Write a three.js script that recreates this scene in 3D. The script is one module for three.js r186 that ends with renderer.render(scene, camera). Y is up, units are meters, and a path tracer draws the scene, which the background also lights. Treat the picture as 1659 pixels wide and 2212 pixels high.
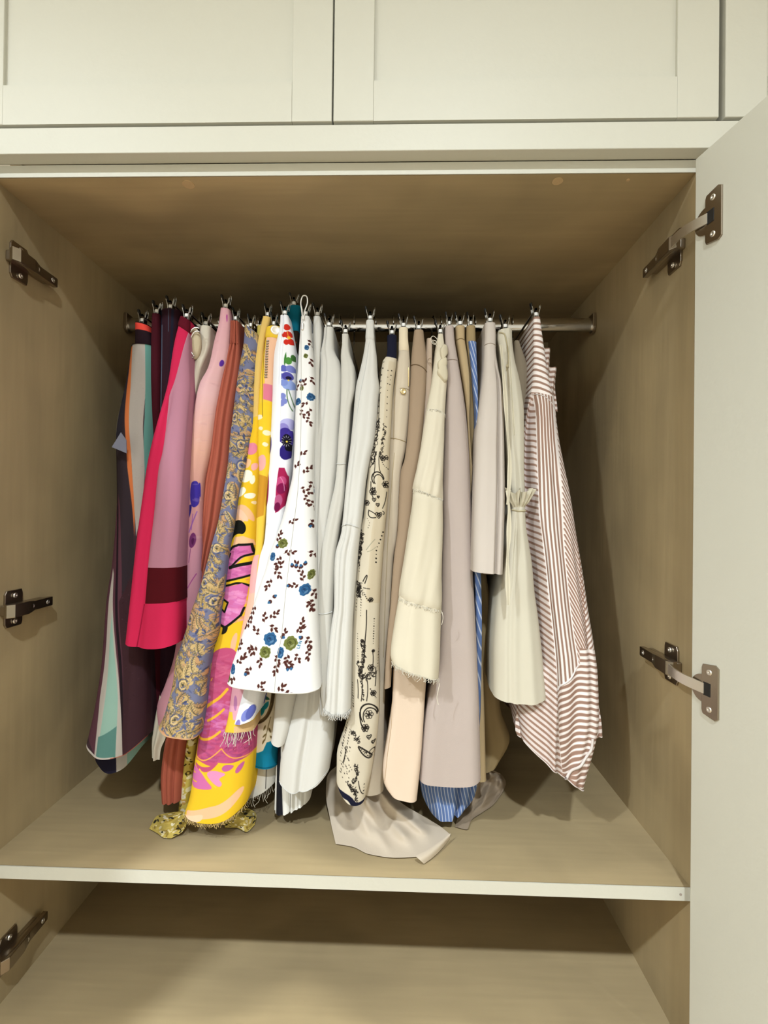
import * as THREE from 'three';
import { mergeGeometries } from 'three/addons/utils/BufferGeometryUtils.js';
import { RoundedBoxGeometry } from 'three/addons/geometries/RoundedBoxGeometry.js';
import { RectAreaLightUniformsLib } from 'three/addons/lights/RectAreaLightUniformsLib.js';

// ------------------------------------------------------------------ camera, light, exposure
const W_PX = 1659, H_PX = 2212, F_PX = 1055.5;
const scene = new THREE.Scene();
const camera = new THREE.PerspectiveCamera(2 * Math.atan(H_PX / 2 / F_PX) * 180 / Math.PI, W_PX / H_PX, 0.02, 30);
camera.rotation.order = 'YXZ';
camera.position.set(0, 1.4, 0.68);
camera.rotation.set(0.0062, 0.0276, 0.0116);
camera.updateMatrixWorld(true);
const renderer = new THREE.WebGLRenderer();
renderer.toneMapping = THREE.LinearToneMapping;
renderer.toneMappingExposure = 0.765;
renderer.shadowMap.enabled = true;
RectAreaLightUniformsLib.init();
scene.background = new THREE.Color(0x000000);
const ROOM = { x0: -1.75, x1: 1.75, z0: -0.72, z1: 2.7, h: 2.8 };
const LAMPS = [[0.15, 1.4, 21.5], [-1.2, 1.4, 28.0], [1.5, 1.4, 5.0]];   // x, z, intensity of the recessed ceiling lamps
const LAMP_COLOR = new THREE.Color(0.88, 0.965, 1.04);

// ------------------------------------------------------------------ small helpers
let seed = 7;
const rnd = () => { seed = (seed * 1664525 + 1013904223) >>> 0; return seed / 4294967296; };
const rr = (a, b) => a + (b - a) * rnd();
const lerp = (a, b, t) => a + (b - a) * t;
const clamp = (x, a, b) => Math.min(b, Math.max(a, x));
const used = {};
function numbered(n) { const k = used[n] || 0; used[n] = k + 1; return k ? n + '_' + String(k).padStart(3, '0') : n; }
function tag(o, label, category, group) { o.userData.label = label; o.userData.category = category; if (group) o.userData.group = group; return o; }
function thing(name, label, category, pos = [0, 0, 0], group) {
  const o = new THREE.Group(); o.name = numbered(name); o.position.set(...pos); scene.add(o); return tag(o, label, category, group);
}
function mesh(name, geo, mat, parent, label) {
  const m = new THREE.Mesh(geo, mat); m.name = name; m.castShadow = m.receiveShadow = true;
  if (label) m.userData.label = label;
  parent.add(m); return m;
}
function struct(name, geo, mat) { const m = mesh(name, geo, mat, scene); m.userData.kind = 'structure'; return m; }
// a point on the plane z = const (or y = const) seen at a pixel of the 1659 x 2212 frame
function ray(px, py) { return new THREE.Vector3((px - W_PX / 2) / F_PX, -(py - H_PX / 2) / F_PX, -1).applyQuaternion(camera.quaternion); }
function atZ(px, py, z) { const d = ray(px, py); return d.multiplyScalar((z - camera.position.z) / d.z).add(camera.position); }
function atY(px, py, y) { const d = ray(px, py); return d.multiplyScalar((y - camera.position.y) / d.y).add(camera.position); }

// value noise
function hash(x, y, s) { let h = (x * 374761393 + y * 668265263 + s * 974634777) | 0; h = Math.imul(h ^ (h >>> 13), 1274126177); return ((h ^ (h >>> 16)) >>> 0) / 4294967296; }
function noise(x, y, s = 0) {
  const xi = Math.floor(x), yi = Math.floor(y), f = x - xi, g = y - yi, u = f * f * (3 - 2 * f), v = g * g * (3 - 2 * g);
  return lerp(lerp(hash(xi, yi, s), hash(xi + 1, yi, s), u), lerp(hash(xi, yi + 1, s), hash(xi + 1, yi + 1, s), u), v);
}
function fbm(x, y, s = 0, n = 4) { let a = 0, k = .5; for (let i = 0; i < n; i++) { a += k * noise(x, y, s + i); x *= 2.03; y *= 2.03; k *= .5; } return a; }
function dataTex(w, h, fn, srgb, wrap = THREE.RepeatWrapping) {
  const d = new Uint8Array(w * h * 4);
  for (let y = 0; y < h; y++) for (let x = 0; x < w; x++) { const c = fn(x / w, y / h, x, y), i = (y * w + x) * 4; d[i] = c[0]; d[i + 1] = c[1]; d[i + 2] = c[2]; d[i + 3] = 255; }
  const t = new THREE.DataTexture(d, w, h); t.magFilter = THREE.LinearFilter; t.minFilter = THREE.LinearMipmapLinearFilter; t.generateMipmaps = true;
  t.wrapS = t.wrapT = wrap; if (srgb) t.colorSpace = THREE.SRGBColorSpace; t.needsUpdate = true; return t;
}
// box whose uv are metres; grain 'u' runs along the first face axis
function boxUV(w, h, d, x, y, z, turn = false, bevel = 0) {
  const g = bevel ? new RoundedBoxGeometry(w, h, d, 2, bevel) : new THREE.BoxGeometry(w, h, d);
  const p = g.attributes.position, n = g.attributes.normal, uv = g.attributes.uv;
  for (let i = 0; i < p.count; i++) {
    const ax = Math.abs(n.getX(i)), ay = Math.abs(n.getY(i)), az = Math.abs(n.getZ(i));
    let a, b;
    if (ax >= ay && ax >= az) { a = p.getZ(i) + z; b = p.getY(i) + y; } else if (ay >= az) { a = p.getX(i) + x; b = p.getZ(i) + z; } else { a = p.getX(i) + x; b = p.getY(i) + y; }
    if (turn) uv.setXY(i, b + x * .37, a + y * .21); else uv.setXY(i, a + z * .31, b + y * .17);
  }
  g.translate(x, y, z); return g;
}
function tube(pts, r, seg = 24, rad = 6, closed = false) { return new THREE.TubeGeometry(new THREE.CatmullRomCurve3(pts.map(p => p.isVector3 ? p : new THREE.Vector3(...p)), closed), seg, r, rad, closed); }

// ------------------------------------------------------------------ shared materials
const woodTex = dataTex(1024, 1024, (u, v) => {
  const wx = fbm(u * 3, v * 2, 3), wy = fbm(u * 2.2 + 7, v * 2.1, 9);
  const band = .5 + .5 * Math.sin((u * 5.5 + wx * 6.5 + wy * 3) * 6.283 * .55);
  const cloud = fbm(u * 5 + wx * 3, v * 4 + wy * 3, 21), fine = fbm(u * 160, v * 10, 31, 3), fleck = fbm(u * 22, v * 3.5, 41, 3);
  const k = .95 + .05 * (band - .5) + .34 * (cloud - .47) + .05 * (fine - .47) + .10 * (fleck - .47);
  return [clamp(177 * k, 0, 255), clamp(157 * k, 0, 255), clamp(121 * k - 2, 0, 255)];
}, true, THREE.MirroredRepeatWrapping);
const woodBump = dataTex(512, 512, (u, v) => { const k = 255 * fbm(u * 140, v * 12, 5, 3); return [k, k, k]; }, false, THREE.MirroredRepeatWrapping);
const paintBump = dataTex(256, 256, (u, v) => { const k = 255 * fbm(u * 40, v * 40, 15, 3); return [k, k, k]; }, false, THREE.MirroredRepeatWrapping);
paintBump.repeat.set(6, 6);
const weave = dataTex(128, 128, (u, v, x, y) => { const k = 128 + 60 * Math.sin(x * Math.PI / 2) * Math.sin(y * Math.PI / 2) + 90 * (fbm(u * 40, v * 40, 2, 2) - .4); return [k, k, k]; }, false);
const wood = new THREE.MeshStandardMaterial({ map: woodTex, bumpMap: woodBump, bumpScale: .0003, roughness: .55 });
const white = new THREE.MeshStandardMaterial({ color: 0xc9c7b9, roughness: .5, bumpMap: paintBump, bumpScale: .00015 });
const wallPaint = new THREE.MeshStandardMaterial({ color: 0xf1ede2, roughness: .9 });
const floorMat = new THREE.MeshStandardMaterial({ color: 0xb49a78, roughness: .6 });
const nickel = new THREE.MeshStandardMaterial({ color: 0xa59a8b, metalness: 1, roughness: .3 });
const nickelBright = new THREE.MeshStandardMaterial({ color: 0xeeebe4, metalness: 1, roughness: .38 });
const chrome = new THREE.MeshStandardMaterial({ color: 0xb9b9b9, metalness: 1, roughness: .12 });
const blackVinyl = new THREE.MeshStandardMaterial({ color: 0x121212, roughness: .45 });
const whitePlastic = new THREE.MeshStandardMaterial({ color: 0xe9e7e2, roughness: .4 });
const darkHole = new THREE.MeshStandardMaterial({ color: 0x15110c, roughness: .8 });
const filler = new THREE.MeshStandardMaterial({ color: 0xc6aa80, roughness: .6 });
const lampGlow = new THREE.MeshStandardMaterial({ color: 0xffffff, emissive: LAMP_COLOR, emissiveIntensity: 4 });

// ------------------------------------------------------------------ the room and its lamps
{
  const { x0, x1, z0, z1, h } = ROOM, t = .1, wx = x1 - x0, wz = z1 - z0, cx = (x0 + x1) / 2, cz = (z0 + z1) / 2;
  struct('floor', boxUV(wx + .2, t, wz + .2, cx, -t / 2, cz), floorMat);
  struct('ceiling', boxUV(wx + .2, t, wz + .2, cx, h + t / 2, cz), wallPaint);
  struct('wall_back', boxUV(wx + .2, h, t, cx, h / 2, z0 - t / 2), wallPaint);
  struct('wall_front', boxUV(wx + .2, h, t, cx, h / 2, z1 + t / 2), wallPaint);
  struct('wall_left', boxUV(t, h, wz, x0 - t / 2, h / 2, cz), wallPaint);
  struct('wall_right', boxUV(t, h, wz, x1 + t / 2, h / 2, cz), wallPaint);
}
LAMPS.forEach(([x, z, power], i) => {
  const where = ['in front of the open wardrobe', "towards the left room wall", "towards the right room wall"][i];
  const o = thing('ceiling_light', 'small round recessed ceiling light ' + where, 'ceiling light', [x, ROOM.h, z]);
  mesh('trim_ring', new THREE.TorusGeometry(.048, .008, 8, 32).rotateX(Math.PI / 2).translate(0, -.003, 0), white, o);
  mesh('diffuser', new THREE.CylinderGeometry(.042, .042, .006, 32).translate(0, -.003, 0), lampGlow, o);
  const l = new THREE.SpotLight(LAMP_COLOR, power, 0, 1.35, 1, 2); l.name = 'lamp_light'; l.castShadow = true; l.shadow.radius = 2.2;
  l.position.set(x, ROOM.h - .02, z); l.target.position.set(x, 0, z); l.target.name = 'lamp_target'; scene.add(l, l.target);
});

// ------------------------------------------------------------------ wardrobe carcass
const XL = -.5835, XR = .405, TOP = 1.8753, SHELF = .8976, LOW = .6645, DEEP = -.66;
const wardrobe = thing('wardrobe', 'built-in white wardrobe with birch interior, open doors and a hanging rail', 'wardrobe');
{
  const t = .018, cx = (XL + XR) / 2, w = XR - XL;
  mesh('side_panel', boxUV(t, TOP + t, -DEEP, XL - t / 2, (TOP + t) / 2, DEEP / 2), wood, wardrobe);
  mesh('side_panel', boxUV(t, TOP + t, -DEEP, XR + t / 2, (TOP + t) / 2, DEEP / 2), wood, wardrobe);
  const top = mesh('top_panel', boxUV(w, t, -DEEP - .001, cx, TOP + t / 2, DEEP / 2 - .0005, true), wood, wardrobe);
  mesh('edge_band', boxUV(w, .0168, .0012, cx, TOP + .0084, .0006), white, top, 'white edge strip');
  for (const [x, z, r] of [[-.3078, -.016, .0085], [.221, -.0145, .0075], [.3187, -.013, .0025]]) mesh('screw_plug', new THREE.CylinderGeometry(r, r, .0012, 20).translate(x, TOP - .0003, z), filler, top);
  mesh('back_panel', boxUV(w, TOP, .012, cx, TOP / 2, DEEP - .006), wood, wardrobe);
  const sh = mesh('shelf', boxUV(w, t - .001, -DEEP - .002, cx, SHELF - t / 2, DEEP / 2 - .001, true), wood, wardrobe);
  mesh('edge_band', boxUV(w - .001, .0176, .0015, cx, SHELF - .009, .0002), white, sh, 'white edge strip');
  mesh('nail_hole', new THREE.CylinderGeometry(.0018, .0018, .0008, 10).rotateX(Math.PI / 2).translate(XR - .014, SHELF - .0092, .0009), new THREE.MeshStandardMaterial({ color: 0x9b8f84, roughness: .8 }), sh);
  mesh('bottom_panel', boxUV(w, t, -DEEP, cx, LOW - t / 2, DEEP / 2, true), wood, wardrobe);
  mesh('plinth_panel', boxUV(w, LOW - t, t, cx, (LOW - t) / 2, -.03), white, wardrobe);
  mesh('face_rail', boxUV(1.36, .0365, .0215, -.08, 1.9117, .01075, false, .0012), white, wardrobe, 'white rail across the top of the opening');
  // doors: flat painted inner face, each swung out by about 102 degrees
  function door(hx, sgn) {
    const a = THREE.MathUtils.degToRad(11.6), len = .49, th = .02, y0 = .645, y1 = 1.8805;
    const g = boxUV(th, y1 - y0, len, 0, (y0 + y1) / 2, 0, false, .0015);
    g.translate(sgn * th / 2, 0, len / 2); g.rotateY(sgn * a); g.translate(hx, 0, .0185);
    return mesh('door', g, white, wardrobe);
  }
  const dr = door(.3927, 1); door(-.571, -1);
  const stile = boxUV(.002, 1.05, .36, 0, 1.26, 0);
  stile.translate(.021, 0, .245); stile.rotateY(THREE.MathUtils.degToRad(11.6)); stile.translate(.3927, 0, .0185);
  mesh('outer_panel', stile, white, dr);
}
// hinges: mounting plate and arm on the side panel, link and cup flange on the door
function screw(geos, x, y, z, ax) {
  const g = new THREE.LatheGeometry([[0, .0002], [.0008, .0002], [.0014, .0012], [.0030, .0014], [.0038, .0008], [.0040, -.0006]].map(([r, h]) => new THREE.Vector2(r, h)), 18);
  g.rotateZ(ax === 'x' ? -Math.PI / 2 : Math.PI / 2); g.translate(x, y, z); geos.push(g);
}
function extr(pts, depth, bevel = .0006) {
  const s = new THREE.Shape(); pts.forEach((p, i) => i ? s.lineTo(p[0], p[1]) : s.moveTo(p[0], p[1])); s.closePath();
  return new THREE.ExtrudeGeometry(s, { depth, bevelEnabled: true, bevelSize: bevel, bevelThickness: bevel, bevelSegments: 2, curveSegments: 10 });
}
const MM = THREE.MathUtils, box = (w, h, d, x, y, z) => new RoundedBoxGeometry(w, h, d, 2, Math.min(w, h, d) * .25).translate(x, y, z);
function hinge(side, y, withCup) {      // side +1: right panel, -1: left panel
  const o = new THREE.Group(); o.name = 'hinge'; wardrobe.add(o);
  o.position.set(side > 0 ? XR : XL, y, 0);
  const fl = g => { if (side < 0) return g; const q = g.index ? g.toNonIndexed() : g; q.scale(-1, 1, 1);
    for (const at of Object.values(q.attributes)) for (let i = 0; i < at.count; i += 3) for (let k = 0; k < at.itemSize; k++) { const u = at.getComponent(i + 1, k); at.setComponent(i + 1, k, at.getComponent(i + 2, k)); at.setComponent(i + 2, k, u); }
    q.computeVertexNormals(); return q; };
  // local x points from the panel into the wardrobe
  const wing = extr([[-.062, -.027], [-.034, -.027], [-.031, -.022], [-.031, .022], [-.034, .027], [-.062, .027], [-.064, .022], [-.064, -.022]], .0022).rotateY(-Math.PI / 2);
  wing.translate(.0025, 0, 0);
  const plateG = [wing.toNonIndexed(), box(.009, .016, .078, .0045, 0, -.062).toNonIndexed()];
  const scr = [];
  mesh('mounting_plate', fl(mergeGeometries(plateG.map(g => { g.deleteAttribute('uv'); return g; }))), nickel, o);
  // the arm: a side profile swept across the arm's width
  const prof = new THREE.Shape(); [[-.112, .009], [-.112, .0150], [-.072, .0165], [-.056, .0205], [-.026, .0215], [-.018, .016], [-.022, .009]].forEach((p, i) => i ? prof.lineTo(p[0], p[1]) : prof.moveTo(p[0], p[1])); prof.closePath();
  const narrow = new THREE.ExtrudeGeometry(prof, { depth: .013, bevelEnabled: true, bevelSize: .0008, bevelThickness: .0008, bevelSegments: 2 });
  narrow.translate(0, 0, -.0065);                    // (z, x, y) -> (x, y, z)
  { const p = narrow.attributes.position; for (let i = 0; i < p.count; i++) { const a = p.getX(i), b = p.getY(i), c = p.getZ(i); const wide = a > -.06 ? 1.35 : 1; p.setXYZ(i, b, c * wide, a); } narrow.computeVertexNormals(); }
  const armM = mesh('arm', fl(narrow), nickel, o);
  screw(scr, .0155, 0, -.102, 'x'); screw(scr, .0175, 0, -.066, 'x'); screw(scr, .0045, .0195, -.048, 'x'); screw(scr, .0045, -.0195, -.048, 'x');
  for (const g of scr) mesh('screw', fl(g), nickelBright, o);
  mesh('slot', fl(box(.003, .009, .007, .0152, 0, -.084)), darkHole, armM);
  if (withCup) {
    const a = MM.degToRad(11.6), th = side * a;
    // door frame: origin at the inner hinge edge, +z along the door, +x away from the wardrobe side
    const c = new THREE.Group(); c.name = 'cup'; o.add(c); c.position.set(.3927 - XR, -.006, .0185); c.rotation.y = a;
    const flange = extr([[.021, -.031], [.039, -.034], [.0435, -.031], [.0435, .031], [.039, .034], [.021, .031], [.0195, .027], [.0195, -.027]], .0016).rotateY(-Math.PI / 2);
    mesh('cup_flange', flange.translate(-.0002, 0, 0), nickel, c);
    mesh('cup_rim', new THREE.CylinderGeometry(.0175, .0175, .0016, 32).rotateZ(Math.PI / 2).translate(-.001, 0, .0195), nickel, c);
    mesh('cup_recess', box(.002, .017, .011, -.0020, .001, .0275), darkHole, c);
    const s2 = []; screw(s2, -.0022, .0235, .031, '-x'); screw(s2, -.0022, -.0235, .031, '-x');
    for (const g of s2) mesh('cup_screw', g, nickelBright, c);
    const lk = new THREE.BoxGeometry(.0022, .0135, .066, 1, 1, 14); lk.translate(0, 0, .009);
    { const p = lk.attributes.position; for (let i = 0; i < p.count; i++) { const z = p.getZ(i), t = (z + .024) / .066; p.setXYZ(i, lerp(-.0195, -.0098, t) - .006 * Math.sin(t * Math.PI) + p.getX(i), p.getY(i) - .005 * t, z); } lk.computeVertexNormals(); }
    mesh('link', lk, nickelBright, o);
  }
}
hinge(1, 1.792, true); hinge(1, 1.188, true);
hinge(-1, 1.778, false); hinge(-1, 1.252, false); hinge(-1, .735, false);

// ------------------------------------------------------------------ cabinets above
function shakerDoor(parent, x0, x1, y0, y1, z) {
  const st = .055, th = .02, rec = .005;
  const fr = [boxUV(st, y1 - y0, th, x0 + st / 2, (y0 + y1) / 2, z - th / 2, false, .0012), boxUV(st, y1 - y0, th, x1 - st / 2, (y0 + y1) / 2, z - th / 2, false, .0012),
    boxUV(x1 - x0 - 2 * st, st, th, (x0 + x1) / 2, y0 + st / 2, z - th / 2), boxUV(x1 - x0 - 2 * st, st, th, (x0 + x1) / 2, y1 - st / 2, z - th / 2)];
  const d = mesh('door', mergeGeometries(fr.map(g => g.toNonIndexed())), white, parent);
  mesh('recessed_panel', boxUV(x1 - x0 - 2 * st + .004, y1 - y0 - 2 * st + .004, .008, (x0 + x1) / 2, (y0 + y1) / 2, z - rec - .004), white, d);
}
{
  const y0 = 1.9315, y1 = 2.6;
  const u = thing('upper_cabinet', 'white two-door cabinet above the wardrobe opening', 'cabinet');
  mesh('carcass', mergeGeometries([boxUV(1.02, .018, .64, -.092, y0 + .012, -.34), boxUV(1.02, .018, .64, -.092, y1 - .01, -.34), boxUV(.018, y1 - y0, .64, -.593, (y0 + y1) / 2, -.34), boxUV(.018, y1 - y0, .64, .409, (y0 + y1) / 2, -.34), boxUV(.018, y1 - y0 - .04, .62, -.0945, (y0 + y1) / 2, -.35), boxUV(1.02, y1 - y0, .012, -.092, (y0 + y1) / 2, -.655)]), wood, u);
  shakerDoor(u, -.608, -.0955, y0 + .003, y1, .0215);
  shakerDoor(u, -.0935, .4215, y0 + .003, y1, .0215);
  const v = thing('upper_cabinet', 'white cabinet beside the two-door one, cut by the right frame edge', 'cabinet');
  mesh('carcass', boxUV(.5, y1 - y0, .62, .682, (y0 + y1) / 2, -.34), white, v);
  shakerDoor(v, .4296, .93, y0 + .003, y1, .0215);
  const s = thing('tall_cabinet', 'white tall cabinet hidden behind the open wardrobe door', 'cabinet');
  mesh('carcass', boxUV(.5, 1.892, .64, .675, .946, -.33), white, s);
  mesh('door', boxUV(.49, 1.86, .02, .681, .95, .0005, false, .0015), white, s);
  const c = struct('trim_1', boxUV(1.6, .2, .6, .12, 2.7, -.35), wallPaint);
}
// ------------------------------------------------------------------ clothes rail
const ROD_Y = 1.8, ROD_Z = -.345;
{
  const o = thing('clothes_rod', 'chrome oval clothes rod spanning the wardrobe', 'clothes rod', [(XL + XR) / 2, ROD_Y, ROD_Z]);
  const w = XR - XL - .004;
  mesh('tube', new THREE.CylinderGeometry(.0143, .0143, w, 32).rotateZ(Math.PI / 2).scale(1, 1, .55), new THREE.MeshStandardMaterial({ color: 0xc9c9c9, metalness: 1, roughness: .07 }), o);
  for (const s of [-1, 1]) {
    const g = new THREE.Shape(); g.moveTo(-.011, .02); g.lineTo(.011, .02); g.lineTo(.0115, -.006); g.absarc(0, -.006, .0115, 0, -Math.PI, true); g.closePath();
    const k = mesh('end_socket', new THREE.ExtrudeGeometry(g, { depth: .005, bevelEnabled: true, bevelSize: .001, bevelThickness: .001, bevelSegments: 2 }).rotateY(Math.PI / 2).translate(s > 0 ? w / 2 - .005 : -w / 2, 0, 0), nickel, o);
  }
}
// ------------------------------------------------------------------ garments: cloth surfaces
// A garment hangs edge-on from a clip hanger: its front fold runs from L to R (outlines met at depth z), its two sides run back to the hanger's slot.
function curveY(pts) {       // smooth x, y along a polyline by chord length
  const t = [0]; for (let i = 1; i < pts.length; i++) t.push(t[i - 1] + Math.hypot(pts[i][0] - pts[i - 1][0], pts[i][1] - pts[i - 1][1]));
  const T = t[t.length - 1] || 1, tt = t.map(x => x / T), n = pts.length;
  const tan = k => pts.map((p, i) => { if (i === 0) return (pts[1][k] - pts[0][k]) / (tt[1] - tt[0] || 1e-6); if (i === n - 1) return (pts[i][k] - pts[i - 1][k]) / (tt[i] - tt[i - 1] || 1e-6);
    const a = (pts[i][k] - pts[i - 1][k]) / (tt[i] - tt[i - 1] || 1e-6), b = (pts[i + 1][k] - pts[i][k]) / (tt[i + 1] - tt[i] || 1e-6); return a * b <= 0 ? 0 : 2 * a * b / (a + b); });
  const mx = tan(0), my = tan(1);
  return v => {
    v = clamp(v, 0, 1); let i = 0; while (i < n - 2 && v > tt[i + 1]) i++;
    const h = tt[i + 1] - tt[i] || 1e-6, u = (v - tt[i]) / h, u2 = u * u, u3 = u2 * u, a = 2 * u3 - 3 * u2 + 1, b = u3 - 2 * u2 + u, c = -2 * u3 + 3 * u2, d = u3 - u2;
    return [a * pts[i][0] + b * h * mx[i] + c * pts[i + 1][0] + d * h * mx[i + 1], a * pts[i][1] + b * h * my[i] + c * pts[i + 1][1] + d * h * my[i + 1]];
  };
}
function fabric(color, o = {}) {
  const b = weave.clone(); b.repeat.set(o.weave || 60, o.weave || 60); b.needsUpdate = true;
  return new THREE.MeshPhysicalMaterial({ color, specularIntensity: .3, roughness: o.rough ?? .92, bumpMap: b, bumpScale: o.bump ?? .0004, side: THREE.DoubleSide });
}
function garment(o) {
  const g = thing(o.name, o.label, o.category || 'skirt', [0, 0, 0], o.group);
  const Lc = curveY(o.L), Rc = curveY(o.R), z0 = o.z[0], z1 = o.z[1], zm = o.z[2];
  const zf = v => zm === undefined ? lerp(z0, z1, v) : v < .5 ? lerp(z0, zm, v * 2) : lerp(zm, z1, v * 2 - 1);
  const top = atZ((o.L[0][0] + o.R[0][0]) / 2, (o.L[0][1] + o.R[0][1]) / 2, z0);
  const slotX = o.slot === undefined ? top.x : atZ(o.slot, 700, z0).x, zb = o.zb || [-.5, -.54];
  const [n, a0, a1, ph] = o.folds || [2, 0, .004, 0], cr = o.creases || [], round = o.round ?? .03, sag = o.sag || 0, wig = o.wig ?? .004;
  const fold = (s, v, w) => {
    let d = Math.min(.75 * lerp(a0, a1, v), lerp(.014, .026, v) * w) * (Math.cos(n * 6.2832 * s + ph + 1.1 * v + 2 * (fbm(v * 2.5 + ph, 1.7, 90) - .47)) + .06 * Math.cos(n * 10.7 * s + ph * 2.3 - 2.2 * v) - .6);
    for (const [cs, w, dep, v0 = 0, v1 = 1, cs1 = cs] of cr) { if (v < v0 || v > v1) continue; const c = lerp(cs, cs1, (v - v0) / (v1 - v0 || 1)), k = (s - c) / w, e = Math.min(1, (v - v0) / .06 + (v0 === 0 ? 1 : 0)); d += dep * e * Math.exp(-k * k); }
    return d + Math.min(.006, .16 * w) * (fbm(s * 1.3 + ph + v * 1.5, v * 7 - s * .8, 60, 2) - .47) * (o.crumple ?? 1);
  };
  function P(s, v) {
    const l = Lc(v), r = Rc(v), z = zf(v), sc = clamp(s, 0, 1);
    const p = atZ(lerp(l[0], r[0], sc), lerp(l[1], r[1], sc) + sag * v * v * v * 4 * sc * (1 - sc), z);
    const w = Math.abs(r[0] - l[0]) * (camera.position.z - z) / F_PX, rad = Math.min(w * .5, round), q = 2 * sc - 1;
    const k = Math.min(1, (1 - Math.abs(q)) * w * .5 / rad);     // 0 at the edges, 1 inside the rounded rim
    p.z += rad * (Math.sqrt(Math.max(0, 1 - (1 - k) * (1 - k))) - 1) + fold(sc, v, w) * Math.min(1, k * 1.4);
    if (s < 0 || s > 1) {
      const t = s < 0 ? -s : s - 1, e = t * t * (3 - 2 * t), b = lerp(zb[0], zb[1], v);
      p.x = lerp(p.x, slotX + (s < 0 ? -.0035 : .0035), e) + wig * v * Math.sin(t * 17 + ph + v * 3) * Math.sin(Math.PI * t);
      p.z = lerp(p.z, b, t);
    }
    return p;
  }
  const arc = [0]; { let q = P(.5, 0); for (let i = 1; i <= 80; i++) { const p = P(.5, i / 80); arc.push(arc[i - 1] + p.distanceTo(q)); q = p; } }
  const vm = v => { const x = clamp(v, 0, 1) * 80, i = Math.min(79, Math.floor(x)); return lerp(arc[i], arc[i + 1], x - i); };
  const Vt = arc[80];
  const wid = v => { const l = Lc(v), r = Rc(v); return Math.abs(r[0] - l[0]) * (camera.position.z - zf(v)) / F_PX; };
  let wmax = 0; for (let i = 0; i <= 20; i++) wmax = Math.max(wmax, wid(i / 20));
  const u0 = wmax * .5 + .012;
  const um = (s, v) => { const w = wid(v); return s < 0 ? -w / 2 + s * .35 : s > 1 ? w / 2 + (s - 1) * .35 : (s - .5) * w; };
  // where a point of the outline frame lies on the cloth
  function inv(px, py) {
    let s = .5, v = .5;
    for (let k = 0; k < 14; k++) {
      let a = 0, b = 1; for (let i = 0; i < 22; i++) { const m = (a + b) / 2, l = Lc(m), r = Rc(m); if (lerp(l[1], r[1], s) + sag * m * m * m * 4 * s * (1 - s) < py) a = m; else b = m; }
      v = (a + b) / 2; const l = Lc(v), r = Rc(v); s = clamp((px - l[0]) / ((r[0] - l[0]) || 1e-6), -.3, 1.3);
    }
    return [s, v];
  }
  const api = { g, P, inv, vm, um, Vt, u0, o, zf };
  api.N = (s, v) => { const e = .004, a = P(Math.min(1, s + e), v).sub(P(Math.max(0, s - e), v)), b = P(s, Math.max(0, v - e)).sub(P(s, Math.min(1, v + e))); return a.cross(b).normalize(); };
  // the print, drawn in the cloth's own metres
  let mat = o.mat;
  if (o.paint) {
    const ppm = o.ppm || 1450, cw = Math.ceil(2 * u0 * ppm), ch = Math.ceil(Vt * ppm), cv = document.createElement('canvas'); cv.width = cw; cv.height = ch;
    const c = cv.getContext('2d'), at = (px, py) => { const [s, v] = inv(px, py); return [(um(s, v) / (2 * u0) + .5) * cw, vm(v) / Vt * ch]; };
    c.fillStyle = o.base; c.fillRect(0, 0, cw, ch); c.lineCap = c.lineJoin = 'round';
    o.paint(brush(c, at, cw, ch), api);
    const t = new THREE.CanvasTexture(cv); t.colorSpace = THREE.SRGBColorSpace; t.wrapS = THREE.MirroredRepeatWrapping; t.wrapT = THREE.ClampToEdgeWrapping;
    const bm = weave.clone(); bm.repeat.set(2 * u0 * 60, Vt * 60); bm.needsUpdate = true;
    mat = new THREE.MeshPhysicalMaterial({ map: t, specularIntensity: .3, roughness: o.rough ?? .9, bumpMap: bm, bumpScale: o.bump ?? .0004, side: THREE.DoubleSide });
    api.uv = (s, v) => [um(s, v) / (2 * u0) + .5, 1 - vm(v) / Vt];
  } else api.uv = (s, v) => [um(s, v), vm(v)];
  api.mat = mat;
  const ss = []; const nf = o.nf || 44, ns = 12;
  for (let i = 0; i <= ns; i++) ss.push(-1 + Math.pow(i / ns, .8)); for (let i = 1; i <= nf; i++) { const x = i / nf; ss.push(.5 - .5 * Math.cos(Math.PI * lerp(.0, 1, x))); } for (let i = 1; i <= ns; i++) ss.push(1 + Math.pow(i / ns, 1.25));
  mesh(o.bodyName || 'body', gridGeo(ss.length, (o.nv || 72) + 1, (i, j) => { const s = ss[i], v = j / (o.nv || 72); return [P(s, v), ...api.uv(s, v)]; }), mat, g);
  hangFrom(api);
  return api;
}
function gridGeo(nx, ny, fn) {
  const pos = [], uv = [], idx = [];
  for (let j = 0; j < ny; j++) for (let i = 0; i < nx; i++) { const [p, u, v] = fn(i, j); pos.push(p.x, p.y, p.z); uv.push(u, v); }
  for (let j = 0; j < ny - 1; j++) for (let i = 0; i < nx - 1; i++) { const a = j * nx + i, b = a + 1, c = a + nx, d = c + 1; idx.push(a, c, b, b, c, d); }
  const g = new THREE.BufferGeometry(); g.setAttribute('position', new THREE.Float32BufferAttribute(pos, 3)); g.setAttribute('uv', new THREE.Float32BufferAttribute(uv, 2)); g.setIndex(idx); g.computeVertexNormals(); return g;
}
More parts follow.
